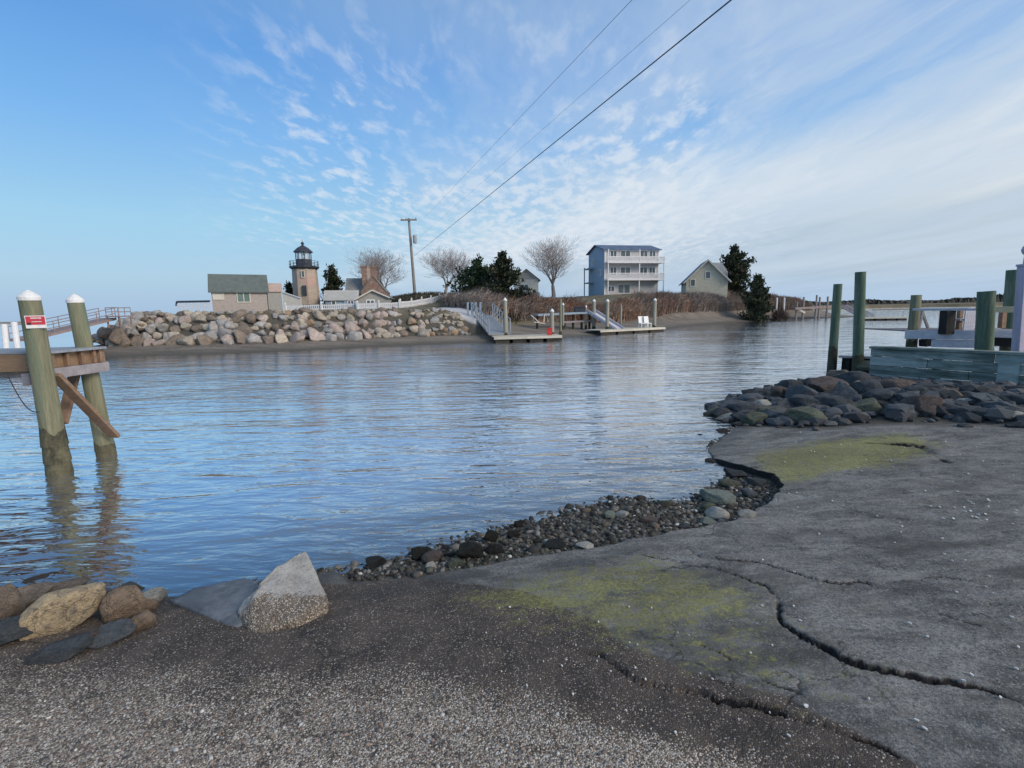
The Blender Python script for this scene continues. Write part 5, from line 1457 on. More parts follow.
# far right dock beyond the brush, and its float
Y = 71.0
d0, d1 = D(792, 310, Y), D(842, 307.5, Y + 1)
fdk = thing('fixed_pier', (d0.x, Y, 0), 'distant timber pier reaching into the channel beyond the brush bank', 'pier')
part('walkway', M['rust_metal'], fdk, Matrix.Identity(4), lambda b: b.beam(d0 + Vector((0, 0, 0.2)), d1 + Vector((0, 0, 0.2)), 1.4, 0.3))
for px, ptop in ((804, 297), (817, 295), (820, 297), (828, 296.5), (797, 302)):
    q = D(px, ptop, Y)
    part('piling', M['pole'], fdk, Matrix.Identity(4), lambda b: b.tube((q.x, Y, -0.8), (q.x, Y, q.z), 0.15, 0.13, 8))
part('cross_brace', M['tan_trim'], fdk, Matrix.Identity(4), lambda b: b.beam(D(797, 308, Y - .3), D(805, 313, Y - .3), 0.12, 0.25))
b = MB(); b.beam(D(770, 309, Y - 2), D(781, 313, Y - 2), 0.2, 0.3); tag(b.build('driftwood_log', M['tan_trim']), 'pale driftwood log on the shore below the dense dark cedar', 'log')
gangway(tuple(d1 + Vector((0, 0, 0.3))), tuple(D(868, 318.5, 64)), 1.2, 'distant dark gangway descending from the timber pier to its float', M['plank_grey'], 0.5, 4, 0.05)
f3 = float_dock(864, 908, 321.5, 60.0, 2.2, 'distant low floating dock seen between the tall bare pilings and the railing', -1.0)
for px, ptop, k in ((777, 299, 0), (784.5, 299, 1)):
    q = D(px, ptop, 76.0)
    b = MB(); b.tube((q.x, 76, iz(q.x, 76) - 0.5), (q.x, 76, q.z), 0.14, 0.12, 8); b.lathe((q.x, 76, q.z), [(0.15, 0), (0.15, 0.06), (0.02, 0.25)], 8)
    tag(b.build('shore_post', M['cap']), ['white post on the shore just right of the dense dark cedar', 'white post on the shore, the nearer to the distant timber pier'][k], 'post')
# reddish shrub beyond the cedar
sb = on_land(781, 68)
shr = thing('bare_shrub', tuple(sb), 'rounded reddish brown bare shrub right of the dense dark cedar', 'shrub')
c = MB(); rnd = random.Random(4)
for i in range(900):
    w = rnd.uniform(0, 6.28); ph = rnd.uniform(0.1, 1.5); rr = rnd.uniform(.6, 1)
    q = sb + Vector((2.1 * math.cos(w) * math.cos(ph), 1.8 * math.sin(w) * math.cos(ph), 2.2 * math.sin(ph))) * rr
    k = rnd.uniform(.7, 1.3); c.col = (0.14 * k, 0.10 * k, 0.085 * k)
    o0 = sb.lerp(q, .45); e = Vector((rnd.gauss(0, 1), rnd.gauss(0, 1), 0)).normalized() * .05
    c.add([o0 - e, o0 + e, q], [(0, 1, 2)])
c.build('crown', M['brush'], shr, cols=True, recalc=False)
b = MB()
for i in range(7):
    w = i * .9; b.tube(sb - Vector((0, 0, .2)), sb + Vector((math.cos(w) * .8, math.sin(w) * .6, 1.2)), .05, .02, 4)
b.build('stems', M['bark'], shr)

# distant treeline on the marsh (a far wood that reads as one mass)
c = MB(); rnd = random.Random(9)
for i in range(2600):
    px = rnd.uniform(790, 1120); Yt = rnd.uniform(290, 340)
    d = ray(px, 330); x = d.x / d.y * Yt
    hh = (2.4 + 1.6 * float(vnoise(np.array([px * 0.045]), np.array([1.0]), 3)[0]) + (1.6 if px > 985 else 0)) * rnd.uniform(.6, 1.1)
    k = rnd.uniform(.7, 1.3); c.col = (0.085 * k, 0.085 * k, 0.075 * k)
    w = rnd.uniform(1.0, 3.0)
    z0 = 1.0
    c.add([(x - w, Yt, z0), (x + w, Yt + rnd.uniform(-1, 1), z0), (x + w * .6, Yt, z0 + hh * .8), (x, Yt + 1, z0 + hh), (x - w * .6, Yt, z0 + hh * .75)], [(0, 1, 2, 3, 4)])
o = tag(c.build('far_woods', M['brush'], None, cols=True, recalc=False), kind='stuff'); o['label'] = 'low grey treeline along the far edge of the marsh'

# ------------------------------------------------------------------ right foreground: tall pilings, crib, bulkhead, dock
def bare_pile(pxb, pyb, pxt, pyt, Y, r, label, mat, wetz=None, zb=-1.2):
    b0, t0 = D(pxb, pyb, Y), D(pxt, pyt, Y)
    ext = (b0 - t0); k = (t0.z - zb) / (t0.z - b0.z)
    base_ = t0 + ext * k
    t = thing('mooring_piling', tuple(base_), label, 'piling')
    pile_parts(t, base_, t0, r, r * 0.94, wetz, mat, 0.1, 'shaft', False)
    return t
bare_pile(832.5, 358, 838, 284, 15.0, 0.125, 'shorter of the two tall bare green pilings left of the timber bulkhead', M['pile_green'], 0.75)
bare_pile(858, 359, 860.5, 272, 14.2, 0.145, 'taller of the two tall bare green pilings left of the timber bulkhead', M['pile_green'], 0.55)
cb0 = D(829, 358, 14.8); cb1 = D(878, 360, 13.0)
crib = thing('timber_crib', (cb0.x + 0.8, 14.2, 0), 'low black timber crib around the feet of the two tall bare pilings', 'crib')
ztop = D(830, 357.5, 14.7).z
def crb(b):
    for i in range(5): b.box((cb0.x + 0.52 + i * 0.26, 14.45 - i * 0.21, ztop / 2 - 0.25), (0.25, 0.10, ztop + 0.5), Matrix.Rotation(R(-39), 3, 'Z'))
    for i in range(4): b.box((cb0.x + 0.42 + 0.10 * i, 14.55 + 0.2 * i, ztop / 2 - 0.25), (0.10, 0.24, ztop + 0.5), Matrix.Rotation(R(-39), 3, 'Z'))
part('plank_wall', M['black'], crib, Matrix.Identity(4), crb)
part('cap_board', M['plank_grey'], crib, Matrix.Identity(4), lambda b: b.beam((cb0.x + 0.22, 14.68, ztop + 0.03), (cb0.x + 1.75, 13.45, ztop + 0.03), 0.34, 0.05))

B0 = D(871, 347, 12.7); B1 = D(1024, 352.5, 10.4)
bdir = (B1 - B0); bdir.z = 0; bdir.normalize(); bn_ = Vector((bdir.y, -bdir.x, 0))
if bn_.y > 0: bn_ = -bn_
zt = (B0.z + B1.z) / 2
Lb = 6.0
bk = thing('timber_bulkhead', (B0.x, B0.y, 0), 'weathered blue green timber bulkhead of wide boards behind the dark riprap', 'bulkhead')
Mk = Matrix((( bdir.x, -bn_.x, 0, B0.x), (bdir.y, -bn_.y, 0, B0.y), (0, 0, 1, 0), (0, 0, 0, 1)))
rnd = random.Random(2)
z = zt - 0.05
rowi = 0
while z > 0.05:
    hgt = [0.20, 0.24, 0.22, 0.26, 0.2][rowi % 5]
    cuts_ = [0, rnd.uniform(0.9, 1.3), rnd.uniform(2.2, 3.0), Lb] if rowi % 2 else [0.0, rnd.uniform(1.7, 2.4), Lb]
    for ca_, cb_ in zip(cuts_[:-1], cuts_[1:]):
        part('board', M['bulk_pale'] if rnd.random() < 0.35 or rowi == 3 else M['bulk'], bk, Mk, lambda b: b.box(((ca_ + cb_) / 2, 0.04 + rnd.uniform(-.008, .008), z - hgt / 2), (cb_ - ca_ - 0.012, 0.08, hgt - 0.012)), bevel=0.006)
    z -= hgt; rowi += 1
part('cap_board', M['bulk'], bk, Mk, lambda b: b.box((Lb / 2, 0.12, zt - 0.02), (Lb + 0.05, 0.34, 0.06)), bevel=0.008)
for xx in (0.10, 1.35, 2.6, 3.9):
    part('back_post', M['black'], bk, Mk, lambda b: b.box((xx, 0.17, zt / 2 - 0.5), (0.16, 0.16, zt + 0.9)))
q = D(1008, 380, 10.2)
part('end_plate', M['bulk_pale'], bk, Mk, lambda b: b.box((2.62, -0.05, 0.48), (0.34, 0.08, 0.5)), bevel=0.006)

# dock behind the bulkhead
dk = thing('railed_dock', tuple(D(950, 345, 13.2)), 'railed pale timber dock just behind the bulkhead at the right', 'dock')
k0, k1 = D(905, 334.5, 13.8), D(1010, 335, 12.2)
part('skirt_board', M['offwhite'], dk, Matrix.Identity(4), lambda b: b.beam(k0, k1.lerp(k0, .30), 0.06, 0.24), bevel=0.004)
part('skirt_board', M['offwhite'], dk, Matrix.Identity(4), lambda b: b.beam(k1.lerp(k0, .29) + Vector((0, 0, 0.02)), k1 + Vector((0.5, -.2, 0.02)), 0.06, 0.20), bevel=0.004)
part('lower_skirt', M['offwhite'], dk, Matrix.Identity(4), lambda b: b.beam(k0.lerp(k1, .30) - Vector((0, -.05, 0.24)), k0.lerp(k1, .72) - Vector((0, -.05, 0.24)), 0.05, 0.22), bevel=0.004)
def dkb(b):
    for i in range(12):
        t0 = k0 + Vector((0.1, 0.1 + i * 0.15, 0.10)); t1 = k1 + Vector((0.6, -0.1 + i * 0.15, 0.10)); b.beam(t0, t1, 0.14, 0.04)
part('deck', M['plank_grey'], dk, Matrix.Identity(4), dkb)
ra0, ra1 = D(913, 309.5, 13.7), D(985, 309.5, 12.5)
part('handrail', M['offwhite'], dk, Matrix.Identity(4), lambda b: b.beam(ra0, ra1, 0.10, 0.06), bevel=0.004)
rb1 = D(1020, 309.5, 12.0)
part('top_board', M['yellow_wood'], dk, Matrix.Identity(4), lambda b: b.beam(ra1 + Vector((0, 0, 0.0)), rb1, 0.05, 0.15), bevel=0.004)
def dpost(pxb, pyb, pxt, pyt, Y, w, mat, nm='rail_post'):
    a, t = D(pxb, pyb, Y), D(pxt, pyt, Y)
    part(nm, mat, dk, Matrix.Identity(4), lambda b: b.beam(a, t, w, w, (0, 1, 0)), bevel=0.006)
dpost(946, 334, 948, 310.5, 13.1, 0.24, M['black'])
dpost(958.5, 332, 960.5, 309, 13.4, 0.10, M['plank_red'])
dpost(918, 331, 923, 310, 14.2, 0.06, M['plank_grey'], 'brace')
dpost(929, 331, 921.5, 310, 14.25, 0.06, M['plank_grey'], 'brace')
dpost(979, 346, 982.5, 311, 12.3, 0.13, M['offwhite'])
dpost(987, 346, 991, 311, 12.1, 0.13, M['bulk'])
dpost(1001.5, 328, 1003, 312, 13.2, 0.12, M['plank_red'])
dpost(927, 346, 927, 339, 13.6, 0.26, M['black'], 'support')
part('painted_shadow_gap', M['black'], dk, Matrix.Identity(4), lambda b: b.beam(D(985, 341, 12.6), D(1012, 342.5, 12.2), 0.1, 0.22))  # black strip standing in for the shade below the skirt boards
ad0 = D(967.5, 331, 13.0)
ac = thing('white_chair', tuple(ad0), 'white slatted chair with a rounded back standing on the railed dock', 'chair')
zA = ad0.z; hA = D(967.5, 307, 13.0).z - zA
def slats(b):
    for i in range(5):
        x = (i - 2) * 0.058; top_ = hA - 0.02 * (i - 2) ** 2
        b.box((ad0.x + x + 0.02, 13.0, zA + top_ / 2), (0.053, 0.03, top_))
part('backrest', M['offwhite'], ac, Matrix.Identity(4), slats)
part('seat', M['offwhite'], ac, Matrix.Identity(4), lambda b: b.box((ad0.x, 13.28, zA + 0.30), (0.40, 0.5, 0.05)))
for sx in (-.17, .17):
    part('leg', M['offwhite'], ac, Matrix.Identity(4), lambda b: b.box((ad0.x + sx, 13.5, zA + 0.14), (0.06, 0.06, 0.28)))
bare_pile(911, 350, 916.5, 295, 13.9, 0.135, 'green grey bare piling at the left end of the railed dock', M['pile'], 1.0)
bare_pile(984, 348, 986.5, 291.5, 11.9, 0.185, 'thick dark green piling in the middle of the railed dock', M['pile_green'], 0.9)
bare_pile(1008.5, 334, 1013.5, 270, 13.4, 0.16, 'tallest green piling at the right of the railed dock', M['pile_green'], 0.9)
lp0, lp1 = D(1020, 352, 11.3), D(1025, 266, 11.3)
lp = thing('lamp_post', tuple(lp0), 'pale lavender post with a round finial at the right edge of the photo', 'post')
part('post', M['pvc'], lp, Matrix.Identity(4), lambda b: b.beam(lp0 - Vector((0, 0, 0.5)), lp1, 0.19, 0.19, (0, 1, 0)), bevel=0.012)
part('post_cap', M['pvc'], lp, Matrix.Identity(4), lambda b: b.box(lp1 + Vector((0, 0, 0.02)), (0.22, 0.22, 0.05)), bevel=0.01)
part('finial', M['pvc'], lp, Matrix.Identity(4), lambda b: b.lathe(lp1 + Vector((-0.02, 0, 0.045)), [(0.03, 0), (0.025, 0.20), (0.07, 0.25), (0.09, 0.32), (0.07, 0.39), (0.02, 0.43)], 12))

# ------------------------------------------------------------------ dark riprap below the bulkhead
def place_rock(px, py, w, h, mat, label, seed, cat='rock', group='riprap rocks below the bulkhead', Y=None, lift=0.0, sub=4, name='rock', spin=0.0, cuts=9, rough=0.12, dz=0.25, depthk=0.85, tilt=None, rest=0.62):
    """px,py = middle of the rock in the photo, w,h = its size there; stood on the ground (or at distance Y)."""
    def at(Yc):
        c = D(px, py, Yc); k = (c - EYE).dot(FW) / FPX
        return c, w * k / 2, h * k / 2
    if Y is None:
        lo, hi = 1.4, 14.0
        for _ in range(26):
            mid = (lo + hi) / 2
            c, a, hh = at(mid)
            if c.z > max(gz(c.x, c.y), -0.06) + hh * rest: lo = mid
            else: hi = mid
        Yc = lo
    else: Yc = Y
    c, a, hh = at(Yc)
    rz = math.atan2(-c.x, c.y)
    return rock(name, c + Vector((0, 0, lift)), (a * 1.06, a * depthk, hh * 1.08), rz, seed, RM[mat], label, cat, group, sub, spin if tilt is None else tilt, cuts, rough, mat)
RIP = [
    # px, py, w, h, mat, Y, label
    (717, 411, 22, 10, 'moss', 9.6, 'small mossy rock at the tip of the riprap in the water'),
    (713, 406, 16, 8, 'slate', 9.9, 'small slate rock farthest out at the riprap tip'),
    (732, 407, 24, 13, 'slate', 10.0, 'slate rock second from the water tip of the riprap'),
    (727, 417, 20, 7, 'pale', 9.2, 'low flat pale rock at the water line of the riprap tip'),
    (745, 408, 30, 14, 'dark', 10.0, 'rounded dark rock leading the riprap tip'),
    (752, 400, 24, 12, 'slate', 10.7, 'slate rock behind the rounded dark one at the riprap tip'),
    (752, 419, 26, 13, 'moss', 9.1, 'mossy green rock on the near edge of the riprap tip'),
    (738, 417, 14, 9, 'dark', 9.2, 'little dark rock wedged at the near edge of the riprap tip'),
    (763, 404, 16, 9, 'pale', 10.3, 'little pale rock half way along the riprap tip'),
    (767, 413, 18, 16, 'moss', 9.3, 'upright mossy rock right of the mossy green one'),
    (778, 395, 18, 17, 'umber', 11.0, 'small round brown rock on the water side of the riprap'),
    (769, 399, 18, 8, 'dark', 10.9, 'flat dark rock left of the small round brown one'),
    (792, 388, 24, 19, 'dark', 11.4, 'round dark boulder, leftmost on the water side crest'),
    (813, 385, 26, 15, 'dark', 12.0, 'dark boulder below the tall pilings'),
    (802, 394, 26, 22, 'slate', 10.9, 'slate boulder leaning between two dark ones on the crest'),
    (788, 405, 30, 16, 'slate', 10.2, 'slate rock in the middle of the left riprap'),
    (776, 416, 22, 16, 'slate', 9.4, 'blue slate rock on the near edge of the left riprap'),
    (806, 404, 30, 16, 'dark', 10.1, 'wide dark rock in the centre of the left riprap'),
    (805, 416, 34, 17, 'moss', 9.2, 'large mossy boulder on the near edge of the riprap'),
    (827, 388, 34, 20, 'umber', 10.9, 'big brownish boulder left of the crib'),
    (841, 376, 24, 13, 'brown', 12.0, 'tan topped rock tight against the black crib'),
    (826, 403, 30, 16, 'dark', 10.0, 'dark rock right of the wide dark one'),
    (829, 414, 24, 14, 'slate', 9.3, 'slate rock right of the large mossy boulder'),
    (843, 397, 26, 28, 'slate', 10.1, 'tall blue slate block standing on end'),
    (853, 381, 26, 18, 'dark', 11.2, 'dark rock behind the tall slate block'),
    (849, 414, 14, 11, 'slate', 9.2, 'small slate rock in front of the tall slate block'),
    (866, 407, 30, 16, 'moss', 9.3, 'greenish pale topped rock on the near edge of the riprap centre'),
    (868, 390, 28, 20, 'dark', 10.5, 'dark rock behind the greenish pale topped one'),
    (880, 398, 26, 16, 'dark', 10.0, 'dark rock below the left end of the bulkhead'),
    (891, 374, 32, 14, 'umber', 11.4, 'rounded brown rock touching the bulkhead boards'),
    (911, 378, 32, 11, 'brown', 11.2, 'long pale brown rock lying under the bulkhead'),
    (900, 388, 36, 16, 'umber', 10.6, 'large reddish brown rock under the bulkhead'),
    (928, 389, 26, 13, 'dark', 10.5, 'dark flat rock right of the large reddish brown one'),
    (897, 411, 30, 14, 'slate', 9.1, 'blue slate rock right of the greenish pale topped one'),
    (905, 399, 24, 14, 'slate', 9.9, 'slate rock below the large reddish brown one'),
    (925, 405, 34, 22, 'umber', 9.3, 'big round brown boulder on the near edge of the riprap'),
    (950, 395, 22, 14, 'brown', 9.9, 'tan topped rock right of the big round brown boulder'),
    (941, 382, 18, 7, 'pale', 10.7, 'thin pale rock slab under the bulkhead'),
    (966, 388, 22, 11, 'brown', 10.2, 'tan rock below the bulkhead right of the thin pale slab'),
    (957, 410, 30, 14, 'dark', 9.0, 'dark flat rock right of the big round brown boulder'),
    (968, 402, 18, 8, 'pale', 9.6, 'pale pinkish stone right of the tan topped rock'),
    (979, 413, 30, 10, 'dark', 8.8, 'low dark slab on the right part of the riprap'),
    (985, 400, 26, 12, 'slate', 9.5, 'slate rock at the right end of the riprap'),
    (1000, 407, 26, 12, 'slate', 9.0, 'bluish rock near the right edge of the photo'),
    (1012, 400, 26, 12, 'dark', 9.3, 'dark rock below the end of the bulkhead at the photo edge'),
    (1012, 415, 20, 9, 'pale', 8.4, 'pale crumbled stone near the right edge of the photo'),
    (1020, 424, 18, 7, 'dark', 7.8, 'thin dark slab at the right edge of the photo'),
    (872, 366, 26, 10, 'moss', 12.2, 'pale mossy rock at the left foot of the bulkhead'),
    (858, 388, 10, 14, 'pale', 10.4, 'small pale stone on end in the riprap centre'),
    (796, 412, 18, 10, 'dark', 9.6, 'small dark rock left of the large mossy boulder'),
    (842, 407, 20, 12, 'dark', 9.5, 'dark rock at the foot of the tall slate block'),
    (915, 392, 22, 12, 'dark', 10.2, 'small dark rock behind the big round brown boulder'),
    (886, 386, 18, 12, 'slate', 10.9, 'small slate rock left of the large reddish brown one'),
]
for i, (px, py, w, h, mt_, Yr, lab) in enumerate(RIP):
    place_rock(px, py + 1, w * 1.12, h * 1.18, mt_, lab, 300 + i % 23, rest=0.45, tilt=random.uniform(-0.2, 0.2), spin=0)
# infill of rubble so that the bigger rocks lie on stone
c = MB(); rnd = random.Random(12)
def blob(mb, p, s, rnd, col, flat=0.6):
    bmv = []
    t = (1 + 5 ** .5) / 2
    ico = [(-1, t, 0), (1, t, 0), (-1, -t, 0), (1, -t, 0), (0, -1, t), (0, 1, t), (0, -1, -t), (0, 1, -t), (t, 0, -1), (t, 0, 1), (-t, 0, -1), (-t, 0, 1)]
    fs = [(0, 11, 5), (0, 5, 1), (0, 1, 7), (0, 7, 10), (0, 10, 11), (1, 5, 9), (5, 11, 4), (11, 10, 2), (10, 7, 6), (7, 1, 8), (3, 9, 4), (3, 4, 2), (3, 2, 6), (3, 6, 8), (3, 8, 9), (4, 9, 5), (2, 4, 11), (6, 2, 10), (8, 6, 7), (9, 8, 1)]
    a, b_ = s * rnd.uniform(.75, 1.3), s * rnd.uniform(.6, 1.0); h = s * flat * rnd.uniform(.7, 1.2); w = rnd.uniform(0, 3.14); cw, sw_ = math.cos(w), math.sin(w)
    vs = []
    for x, y, z in ico:
        k = rnd.uniform(.40, .58)
        x, y, z = x * a * k, y * b_ * k, z * h * k
        vs.append((p[0] + x * cw - y * sw_, p[1] + x * sw_ + y * cw, p[2] + z))
    mb.col = col
    mb.add(vs, fs)
rxy = np.array([[rnd.uniform(3.8, 12.5), rnd.uniform(6.5, 13.2)] for _ in range(3400)])
for (x, y), q, z0 in zip(rxy, sdf(rxy[:, 0], rxy[:, 1], RIPPOLY), ground_z(rxy[:, 0], rxy[:, 1])[0]):
    if q < 0.05 and not (q > -0.35 and rnd.random() < 0.25 * math.exp(q * 6)): continue
    if z0 < -0.15: continue
    g = rnd.uniform(.035, .11)
    blob(c, (x, y, z0 + rnd.uniform(0, .05)), rnd.uniform(.05, .24) if q > 0.1 else rnd.uniform(.03, .10), rnd, (g * .95, g, g * 1.05))
o = tag(c.build('riprap_rubble', M['stone'], None, cols=True, recalc=False, smooth=False), kind='stuff'); o['label'] = 'small dark rubble filling the gaps of the riprap'

# ------------------------------------------------------------------ foreground rocks at the left
FR = [
    (60, 613, 74, 44, 'boulder', 'big golden tan boulder, largest of the rocks at the lower left water edge', -0.42, 201, 3.22),
    (124, 605, 36, 36, 'warm', 'upright reddish brown rock right of the big golden boulder', 0.15, 202, 3.30),
    (140, 622, 26, 22, 'warm', 'small reddish brown rock below the upright one, touching the ramp', -0.3, 203, 3.12),
    (112, 634, 38, 18, 'slate', 'blue grey flat rock in front of the upright reddish rock', -0.1, 204, 3.02),
    (6, 604, 30, 42, 'brown', 'brown rock cut by the left edge of the photo', 0.1, 205, 3.25),
    (28, 596, 40, 18, 'brown', 'brown flat rock behind the big golden boulder', 0.1, 206, 3.50),
    (62, 590, 42, 14, 'brown', 'low wet brown rock behind the golden boulder in the water', 0.05, 207, 3.62),
    (97, 597, 24, 22, 'slate', 'dark slate rock between the golden boulder and the upright rock', 0, 208, 3.38),
    (152, 596, 28, 15, 'pale', 'pale grey rock at the water right of the upright reddish rock', 0.2, 209, 3.45),
    (146, 607, 20, 14, 'warm', 'tan stone wedged behind the small reddish brown rock', 0.1, 210, 3.3),
    (12, 632, 44, 26, 'dark', 'dark rock at the left edge below the brown one', 0.1, 211, 2.98),
    (82, 640, 40, 16, 'umber', 'dark brown rock in front of the big golden boulder', -0.15, 212, 2.92),
    (60, 650, 50, 18, 'dark', 'low dark slab in front of the golden boulder, sunk in the ramp', -0.1, 213, 2.82),
    (130, 590, 30, 12, 'slate', 'low wet slate rock in the water behind the upright reddish one', 0.0, 215, 3.62),
    (100, 583, 26, 9, 'brown', 'small low wet rock out in the water at lower left', 0.0, 216, 3.75),
    (34, 583, 30, 9, 'umber', 'small dark wet rock out in the water near the left edge', 0.0, 217, 3.72),
]
for px, py, w, h, mt_, lab, tilt, sd_, Yr in FR:
    place_rock(px, py, w, h, mt_, lab, sd_, 'rock', 'rocks at the lower left water edge', tilt=tilt, sub=5, cuts=4 if mt_ == 'boulder' else 8, rough=0.06 if mt_ == 'boulder' else 0.09, depthk=0.8)

# broken concrete at the water's edge: a tilted lump with an exposed aggregate face and a damp slab beside it
def hull(name, pts, mat, label, cat, cuts=5, amp=0.012, seed=1, parent=None):
    bm = bmesh.new()
    for p in pts: bm.verts.new(p)
    r = bmesh.ops.convex_hull(bm, input=bm.verts)
    bmesh.ops.delete(bm, geom=[e for e in r['geom_interior'] if isinstance(e, bmesh.types.BMVert)], context='VERTS')
    bmesh.ops.triangulate(bm, faces=bm.faces)
    bmesh.ops.subdivide_edges(bm, edges=bm.edges, cuts=cuts, use_grid_fill=True)
    bmesh.ops.triangulate(bm, faces=bm.faces)
    bmesh.ops.recalc_face_normals(bm, faces=bm.faces)
    bmesh.ops.smooth_vert(bm, verts=bm.verts, factor=0.5, use_axis_x=True, use_axis_y=True, use_axis_z=True)
    bm.normal_update()
    for v in bm.verts:
        n = v.normal.copy()
        v.co += n * amp * (mnoise.fractal(v.co * 9 + Vector((seed, 0, 0)), .9, 2.1, 4) + 0.7 * mnoise.fractal(v.co * 34, .9, 2.1, 3))
    c_ = sum((v.co for v in bm.verts), Vector()) / len(bm.verts)
    mz = min(v.co.z for v in bm.verts)
    org = Vector((c_.x, c_.y, mz))
    me = bpy.data.meshes.new(name)
    for v in bm.verts: v.co -= org
    bm.to_mesh(me); bm.free()
    me.polygons.foreach_set('use_smooth', [True] * len(me.polygons))
    me.materials.append(mat)
    o = bpy.data.objects.new(name, me); COL.objects.link(o); o.location = org
    WL[o.name] = org
    return tag(o, label, cat)
Tp = [D(301, 552, 3.42), D(306, 550, 3.45), D(329, 598, 2.98), D(316, 613, 2.86), D(250, 637, 2.70), D(243, 626, 2.82), D(268, 583, 3.10), D(282, 566, 3.26), D(252, 600, 2.92), D(258, 587, 3.04), D(292, 557, 3.34), D(264, 578, 3.12), D(236, 612, 2.92)]
def low(p, dz): return Vector((p.x, p.y, p.z - dz))
pts = Tp + [low(Tp[0], .35) + Vector((-.02, .05, 0)), low(Tp[2], .16) + Vector((.0, -.03, 0)), low(Tp[3], .14) + Vector((.0, -.04, 0)), low(Tp[4], .10), low(Tp[6], .3), low(Tp[7], .35), D(290, 622, 2.76), D(322, 606, 2.88) - Vector((0, 0, .1))]
def conc_mat():
    mt, nt, b = new_mat('broken_concrete_aggregate')
    tc = N(nt, 'ShaderNodeTexCoord').outputs['Object']
    g = N(nt, 'ShaderNodeNewGeometry')
    nz = N(nt, 'ShaderNodeSeparateXYZ', {0: g.outputs['Normal']}).outputs
    n1 = noise_(nt, tc, 6, 6, .65); n2 = noise_(nt, tc, 60, 5, .7)
    vor = N(nt, 'ShaderNodeTexVoronoi', {'Vector': tc, 'Scale': 85.0})
    vc_ = N(nt, 'ShaderNodeSeparateColor', {0: vor.outputs['Color']}).outputs
    top_c = mixc(nt, sstep(nt, n1, .35, .65), (.31, .295, .265), (.47, .445, .40))
    top_c = mixc(nt, math_(nt, 'MULTIPLY', sstep(nt, n2, .45, .65), .55), top_c, (.15, .148, .14))
    agg = mixc(nt, sstep(nt, vc_[0], .15, .9), (.13, .10, .075), (.66, .56, .45))
    agg = mixc(nt, sstep(nt, n1, .56, .68), agg, (.16, .105, .075))
    agg = mixc(nt, sstep(nt, vor.outputs['Distance'], .35, .6), agg, (.20, .165, .125))
    sp = N(nt, 'ShaderNodeSeparateXYZ', {0: tc}).outputs
    brk = sstep(nt, math_(nt, 'ADD', math_(nt, 'MULTIPLY_ADD', sp[1], -2.2, math_(nt, 'MULTIPLY', sp[0], 0.55)), math_(nt, 'ADD', math_(nt, 'MULTIPLY', n1, 1.1), math_(nt, 'MULTIPLY', n2, 0.35))), 0.86, 0.96)
    col = mixc(nt, brk, top_c, agg)
    nt.links.new(col, b.inputs['Base Color']); b.inputs['Roughness'].default_value = .92
    h = math_(nt, 'ADD', math_(nt, 'MULTIPLY', n2, .6), math_(nt, 'MULTIPLY', math_(nt, 'MULTIPLY', math_(nt, 'SUBTRACT', .6, vor.outputs['Distance']), brk), 1.6))
    bp = N(nt, 'ShaderNodeBump', {'Strength': .9, 'Distance': .012, 'Height': h}); nt.links.new(bp.outputs[0], b.inputs['Normal'])
    return mt
hull('concrete_lump', pts, conc_mat(), 'broken lump of pale concrete with exposed aggregate at the water edge', 'concrete', 7, .013, 3)
Sp = [D(168, 600, 3.18), D(190, 588, 3.36), D(246, 577, 3.48), D(262, 584, 3.30), D(254, 618, 2.86), D(236, 629, 2.78), D(205, 607, 3.02)]
hull('concrete_slab', Sp + [low(p, .22) for p in Sp], M['concrete_dark'], 'smooth damp grey concrete slab left of the broken lump', 'slab', 6, .006, 8)

